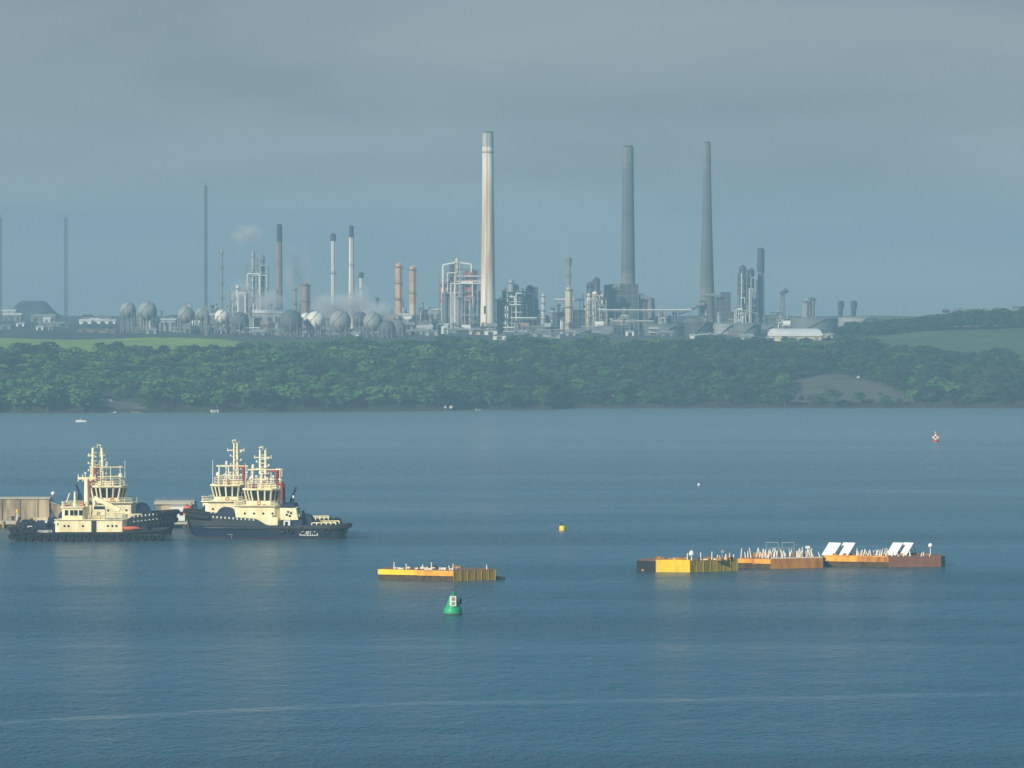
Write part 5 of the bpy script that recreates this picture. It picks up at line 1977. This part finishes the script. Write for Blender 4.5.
px_ = PXx(691.5, 957.5) - c2.x
MB().cyl((px_, .5 + q2[2][1], H), (px_, .5 + q2[2][1], H + 1.2), .12, .12, 8).build('dome_post', WHITE, b2)
MB().lathe([(.52, H + 1.1), (.52, H + 1.45), (.42, H + 1.8), (.2, H + 2.0), (.02, H + 2.05)], 16, px_, .5 + q2[2][1]).build('white_dome', WHITE, b2, smooth=True)
px_ = PXx(722, 961) - c2.x
MB().cyl((px_, q2[2][1] + 3, H), (px_, q2[2][1] + 3, H + 1.7), .1, .1, 8).cbox(px_, q2[2][1] + 3, H + 1.7, .5, .5, .6).build('lantern', GREYP, b2)
mb = MB()
for k in range(22):
    f = rb.random()
    x = q2[1][0] + (q2[3][0] - q2[1][0]) * f
    MB().cbox(x, q2[2][1] + rb.uniform(2.5, 8), H + .2, rb.uniform(.4, 1.3), .5, rb.uniform(.2, .7)).build('deck_fitting', B_RUST, b2)
mb = MB()
for k in range(8):
    f = rb.random()
    MB().cbox(q2[2][0] + (q2[3][0] - q2[2][0]) * f, q2[2][1] + (q2[3][1] - q2[2][1]) * f + .7, H + .15, rb.uniform(.4, 1.2), .4, .25).build('deck_fitting', B_POST, b2)

# second pontoon
H = 2.0
b3, q3, c3 = barge('orange and rust pontoon barge bristling with white posts, middle of the chain on the right',
                   [(738.5, 971), (771, 968), (823, 972), (818, 981), (743, 981)], H,
                   [[(0, .46, 1.05, 1.95, B_ORY, 'orange_band'), (.46, .50, .8, 1.95, B_RUST, 'rust_gap'), (.50, 1, 1.0, 1.95, B_ORY, 'orange_band')],
                    [(0, 1, -.1, 2.02, B_RUST, 'rusty_side')]])
posts(b3, q3, 0, [(.04 + .092 * k + rb.uniform(-.03, .03), rb.uniform(.3, 3), rb.uniform(1.1, 2.1), rb.uniform(-.5, .5)) for k in range(11)], H)
posts(b3, q3, 1, [(.02 + .041 * k + rb.uniform(-.012, .012), rb.uniform(.3, 4), rb.uniform(1.0, 2.1), rb.uniform(-.5, .5)) for k in range(24)] + [(.03 + .09 * k + rb.uniform(-.012, .012), rb.uniform(2, 7), rb.uniform(1.0, 1.9), rb.uniform(-.6, .6)) for k in range(10)], H)
a, b_ = Vector((*q3[1], H)), Vector((*q3[2], H))
MB().obox(a + Vector((.1, .1, .1)), b_ + Vector((-.1, .1, .1)), .3, .25).build('white_kerb', B_POST, b3)
mb = MB()
xq, xr = PXx(766, 975) - c3.x, PXx(794, 975) - c3.x
ym = q3[1][1] + 6
for x in (xq, (xq + xr) / 2 - .4, (xq + xr) / 2 + .4, xr):
    mb.obox((x, ym, H), (x, ym, H + 3.0), .10, .10)
mb.obox((xq, ym, H + 3.0), ((xq + xr) / 2 - .4, ym, H + 3.0), .12, .12)
mb.obox(((xq + xr) / 2 + .4, ym, H + 3.0), (xr, ym, H + 3.0), .12, .12)
mb.obox((xq, ym, H + 1.9), (xr, ym, H + 1.9), .08, .08)
mb.build('white_frame', RF_TANKP, b3)
px_ = PXx(808, 974) - c3.x
MB().cyl((px_, 0, H), (px_, 0, H + 1.8), .12, .12, 8).cbox(px_, 0, H + 2.0, .9, .6, .5).build('lantern', WHITE, b3)
MB().cbox(-3, 2, H + .4, 4, 1.4, .8).build('deck_box', B_RUST, b3)
MB().cbox(4, 2.5, H + .3, 3, 1.6, .6).build('deck_box', B_RUST, b3)

# third pontoon with the tilted white panels
H = 2.05
b4, q4, c4 = barge('orange and maroon pontoon barge carrying four tilted white panels, right end of the chain',
                   [(823.5, 978.5), (889, 974), (941, 976.5), (945, 979), (941, 985), (827, 987)], H,
                   [[(0, .52, 1.0, 2.0, B_ORY, 'orange_band'), (.52, 1, 1.0, 2.0, B_RUST, 'rust_band')], [(0, 1, -.1, 2.02, B_MAR, 'maroon_side')], [(0, 1, -.1, 2.02, B_MAR, 'maroon_end')]])
a, b_ = Vector((*q4[0], H)), Vector((*q4[1], H))
MB().obox(a + Vector((.1, .1, .08)), b_ + Vector((-.1, .1, .08)), .3, .2).build('pale_kerb', B_ORY, b4)
posts(b4, q4, 0, [(.45 + .034 * k + rb.uniform(-.012, .012), rb.uniform(.4, 5), rb.uniform(.9, 1.7), rb.uniform(-.5, .5)) for k in range(16)] + [(.46 + .07 * k + rb.uniform(-.012, .012), rb.uniform(3, 7), rb.uniform(.9, 1.6), rb.uniform(-.6, .6)) for k in range(7)], H)
posts(b4, q4, 1, [(.02 + .10 * k + rb.uniform(-.03, .03), rb.uniform(.4, 3), rb.uniform(.5, 1.2), rb.uniform(-.4, .4)) for k in range(9)], H)
for k, pxl in enumerate((828.2, 842.6, 891.5, 902.2)):
    # a panel facing up and to the left, on a pale A-frame
    w, h, el = 2.5, 3.6, math.radians(42)
    nh = Vector((-.62, -.78, 0))
    right = Vector((.78, -.62, 0))
    if k < 2:
        w = 2.95
    else:
        w = 2.4
    up = Vector((.62 * math.cos(el), .78 * math.cos(el), math.sin(el)))
    nn = right.cross(up).normalized()
    o = Vector((PXx(pxl, 979) - c4.x, .4 - 1.2 * (k % 2) * 0, H + .1))
    mb = MB()
    vs = []
    for t in (0, -.12):
        for i, j_ in ((-1, 0), (1, 0), (1, 1), (-1, 1)):
            vs.append(o + right * (i * w / 2) + up * (j_ * h) + nn * t)
    mb.add(vs, [(0, 1, 2, 3), (7, 6, 5, 4), (0, 4, 5, 1), (1, 5, 6, 2), (2, 6, 7, 3), (3, 7, 4, 0)])
    pn = mb.build('white_panel', PANELW, b4)
    mb = MB()
    for i in (-1, 1):
        top = o + right * (i * w * .45) + up * h - nn * .2
        mb.obox(top, Vector((top.x + .5, top.y + 1.0, H)), .14, .14)
        mb.obox(o + right * (i * w * .45) - nn * .2, top, .12, .12)
        mid = o + right * (i * w * .45) + up * (h * .5) - nn * .2
        mb.obox(mid, Vector((top.x + .5, top.y + 1.0, H)), .1, .1)
    mb.build('panel_frame', B_POST, pn)
px_ = PXx(931, 980) - c4.x
MB().cyl((px_, .5, H), (px_, .5, H + 1.5), .09, .09, 8).build('ball_post', WHITE, b4)
MB().sphere((px_, .5, H + 2.0), .48, 16, 10).build('white_ball', WHITE, b4, smooth=True)
mb = MB()
for k in range(18):
    f = rb.random()
    MB().cbox(q4[0][0] + (q4[2][0] - q4[0][0]) * f, rb.uniform(-1, 4), H + .2, rb.uniform(.3, 1.0), .5, rb.uniform(.2, .7)).build('deck_fitting', B_RUST, b4)

# ================================================================== BUOYS AND THE SMALL BOAT
Dg = 824
gb = thing('channel_buoy', 'green conical channel buoy with a white number board, nearest in the middle', 'buoy', (PXx(453, Dg), Dg, 0))
MB().lathe([(1.45, -.6), (1.58, .0), (1.58, .25), (1.50, .95), (1.36, 1.15), (.9, 1.2)], 32).build('float', BUOYG, gb, smooth=True)
MB().lathe([(1.58, -.05), (1.63, .0), (1.63, .16), (1.58, .2)], 32).build('waterline_skirt', WEED, gb, smooth=True)
MB().lathe([(1.22, 1.15), (.95, 1.9), (.62, 2.75), (.46, 3.15), (.1, 3.2)], 24).build('tower', BUOYG, gb, smooth=True)
mb = MB()
for k in range(8):
    a = 2 * PI * k / 8 + .2
    mb.obox((1.26 * math.cos(a), 1.26 * math.sin(a), 1.15), (.52 * math.cos(a), .52 * math.sin(a), 3.15), .10, .10)
mb.build('tower_ribs', BUOYG, gb)
mb = MB()
for k in range(5):
    a = 2 * PI * k / 5
    mb.obox((.30 * math.cos(a), .30 * math.sin(a), 3.15), (.34 * math.cos(a), .34 * math.sin(a), 3.75), .06, .06)
mb.lathe([(.30, 3.70), (.37, 3.70), (.37, 3.80), (.30, 3.80)], 14)
mb.cyl((0, 0, 3.15), (0, 0, 3.6), .13, .13, 10)
mb.build('lantern_cage', BUOYG, gb)
bo = MB().box(-.55, .55, -1.20, -1.10, 1.45, 3.15).build('number_board', WHITE, gb)
MB().box(-.24, .34, -1.235, -1.203, 2.36, 2.98).box(-.24, .34, -1.235, -1.203, 1.62, 2.16).build('grey_square', GREYP, bo)
MB().box(-.05, .55, -.9, -.8, 1.6, 2.6).build('side_panel', STEELD, gb, (.45, .3, .1), rot=(0, 0, .9))
for z in (1.7, 2.8):
    MB().obox((0, -.4, z), (0, -1.12, z), .12, .12).build('board_bracket', BUOYG, gb)

Dy = 1136
yb = thing('mooring_buoy', 'small yellow can buoy with a dark top, alone above the gap between the barges', 'buoy', (PXx(562.5, Dy), Dy, 0))
MB().lathe([(.62, -.4), (.74, .0), (.74, .95), (.66, 1.1), (.1, 1.12)], 20).build('float', B_YEL, yb, smooth=True)
MB().cyl((-.3, 0, 1.1), (-.35, 0, 1.75), .22, .18, 10).build('topmark', STEELD, yb)
MB().torus((.3, 0, 1.2), .16, .05).build('mooring_eye', STEELD, yb)

Dw = 1424
sb = thing('marker_buoy', 'tiny white ball buoy alone in open water right of the middle', 'buoy', (PXx(699, Dw), Dw, 0))
MB().sphere((0, 0, .3), .42, 16, 10).build('float', WHITE, sb, smooth=True)
MB().cyl((0, 0, .6), (0, 0, 1.0), .06, .06, 6).build('mooring_eye', STEELD, sb)

Dr = 1895
rw_ = thing('beacon_buoy', 'red and white chequered marker buoy far off on the right', 'buoy', (PXx(935.5, Dr), Dr, 0))
MB().lathe([(1.3, -.5), (1.55, 0), (1.5, .55), (.6, .75)], 24).build('float', RED, rw_, smooth=True)
for k in range(3):
    for i in range(3):
        MB().cbox(-.8 + i * .8, -.2, .95 + k * .8, .77, .5, .78).build('daymark_square', [WHITE, RED][(k + i + 1) % 2], rw_)
MB().box(-1.2, 1.2, .06, .2, .6, 2.95).build('daymark_back', RED, rw_)
MB().cyl((0, .1, .6), (0, .1, 3.6), .12, .1, 8).build('post', RED, rw_)
MB().cbox(0, .1, 3.7, .4, .4, .4).build('lantern', WHITE, rw_)

Db = 2228
mbt = thing('motor_boat', 'small low white motor boat off the wooded shore at upper left', 'boat', (PXx(81, Db), Db, 0), math.radians(3))
hl = [(-2.6, -.35), (-1.2, -.9), (1.6, -.95), (2.5, -.8), (2.5, .8), (1.6, .95), (-1.2, .9), (-2.6, .35)]
hb = [(x * .92, y * .7) for x, y in hl]
MB().prism(hb, -.25, .75, 0, hl).build('hull', WHITE, mbt)
MB().prism([(x * .9, y * .85) for x, y in hl], .75, .80).build('deck', WHITE, mbt)
MB().prism(oct_(-1.2, .5, .65, .3), .8, 1.25, 0, oct_(-.8, .4, .55, .25)).build('cabin', WHITE, mbt)
MB().prism(oct_(-1.0, .46, .665, .3), .93, 1.12).build('window', GLASS, mbt)
MB().cbox(2.6, 0, .7, .35, .4, .8).build('outboard_motor', STEELD, mbt)
# ================================================================== AIR, SKY, SUN, CAMERA
HAZE = bpy.data.materials.new('haze_air')
HAZE.use_nodes = True
nt = HAZE.node_tree
nt.nodes.remove(nt.nodes['Principled BSDF'])
pv = nt.nodes.new('ShaderNodeVolumePrincipled')
pv.inputs['Color'].default_value = (.375, .622, .77, 1)
pv.inputs['Density'].default_value = 2.15e-4
pv.inputs['Anisotropy'].default_value = 0.0
nt.links.new(pv.outputs[0], nt.nodes['Material Output'].inputs['Volume'])
hz = MB().box(-1560, 1560, -90, 7000, -10, 182).build('haze', HAZE)
hz['kind'] = 'stuff'
hz.display_type = 'WIRE'

SUN_AZ = math.radians(222)       # direction the light comes from: behind the viewer and to the left
SUN_EL = math.radians(27)
to_sun = Vector((math.sin(SUN_AZ) * math.cos(SUN_EL), math.cos(SUN_AZ) * math.cos(SUN_EL), math.sin(SUN_EL)))
ld = bpy.data.lights.new('sun', 'SUN')
ld.energy = 5.0
ld.angle = math.radians(.6)
ld.color = (1.0, .91, .72)
lo_ = bpy.data.objects.new('sun', ld)
COL.objects.link(lo_)
lo_.location = (-200, -200, 400)
lo_.rotation_euler = to_sun.to_track_quat('Z', 'Y').to_euler()

w = bpy.data.worlds.new('World')
SC.world = w
w.use_nodes = True
nt = w.node_tree
L = nt.links.new
bg = nt.nodes['Background']
bg.inputs['Strength'].default_value = .077
sky = nt.nodes.new('ShaderNodeTexSky')
sky.sky_type = 'NISHITA'
sky.sun_disc = False
sky.sun_elevation = SUN_EL
sky.sun_rotation = SUN_AZ
sky.air_density = 1.2
sky.dust_density = 1.5
tc = nt.nodes.new('ShaderNodeTexCoord')
mp = nt.nodes.new('ShaderNodeMapping')
mp.inputs['Scale'].default_value = (9, 9, 46)
mp.inputs['Location'].default_value = (.4, 0, 1.3)
nz = nt.nodes.new('ShaderNodeTexNoise')
nz.inputs['Scale'].default_value = 1.0
nz.inputs['Detail'].default_value = 4
nz.inputs['Roughness'].default_value = .5
nz.inputs['Distortion'].default_value = .5
L(tc.outputs['Generated'], mp.inputs['Vector'])
L(mp.outputs['Vector'], nz.inputs['Vector'])
rp = nt.nodes.new('ShaderNodeValToRGB')
rp.color_ramp.elements[0].position = .36
rp.color_ramp.elements[0].color = (2.35, 2.65, 2.95, 1)
rp.color_ramp.elements[1].position = .68
rp.color_ramp.elements[1].color = (3.55, 3.9, 4.1, 1)
L(nz.outputs['Fac'], rp.inputs['Fac'])
sp_ = nt.nodes.new('ShaderNodeSeparateXYZ')
L(tc.outputs['Generated'], sp_.inputs[0])
el = nt.nodes.new('ShaderNodeMapRange')
el.interpolation_type = 'SMOOTHSTEP'
el.inputs[1].default_value, el.inputs[2].default_value = .03, .20
L(sp_.outputs[2], el.inputs[0])
up = nt.nodes.new('ShaderNodeMix')                     # unseen upper sky tinted bluer to colour the water and ambient light
up.data_type = 'RGBA'
up.inputs['B'].default_value = (.08, 1.8, 4.1, 1)
L(el.outputs[0], up.inputs['Factor'])
L(rp.outputs['Color'], up.inputs['A'])
mx_ = nt.nodes.new('ShaderNodeMix')
mx_.data_type = 'RGBA'
mx_.inputs['Factor'].default_value = .88
L(sky.outputs['Color'], mx_.inputs['A'])
L(up.outputs['Result'], mx_.inputs['B'])
L(mx_.outputs['Result'], bg.inputs['Color'])

cd = bpy.data.cameras.new('camera')
cam = bpy.data.objects.new('camera', cd)
COL.objects.link(cam)
cam.location = (0, 0, CAMZ)
cam.rotation_euler = (PI / 2 - PITCH, 0, 0)
cd.sensor_width = 36
cd.lens = 36 * F / 1024
cd.clip_start = 1
cd.clip_end = 20000
SC.camera = cam

SC.render.engine = 'CYCLES'
SC.cycles.use_denoising = True
SC.cycles.volume_bounces = 1
SC.cycles.max_bounces = 6
SC.cycles.diffuse_bounces = 2
SC.cycles.glossy_bounces = 2
SC.cycles.transparent_max_bounces = 16
SC.cycles.volume_step_rate = 2
SC.cycles.volume_max_steps = 64
SC.view_settings.view_transform = 'Standard'
SC.view_settings.look = 'None'
SC.view_settings.exposure = .36
SC.view_settings.gamma = 1
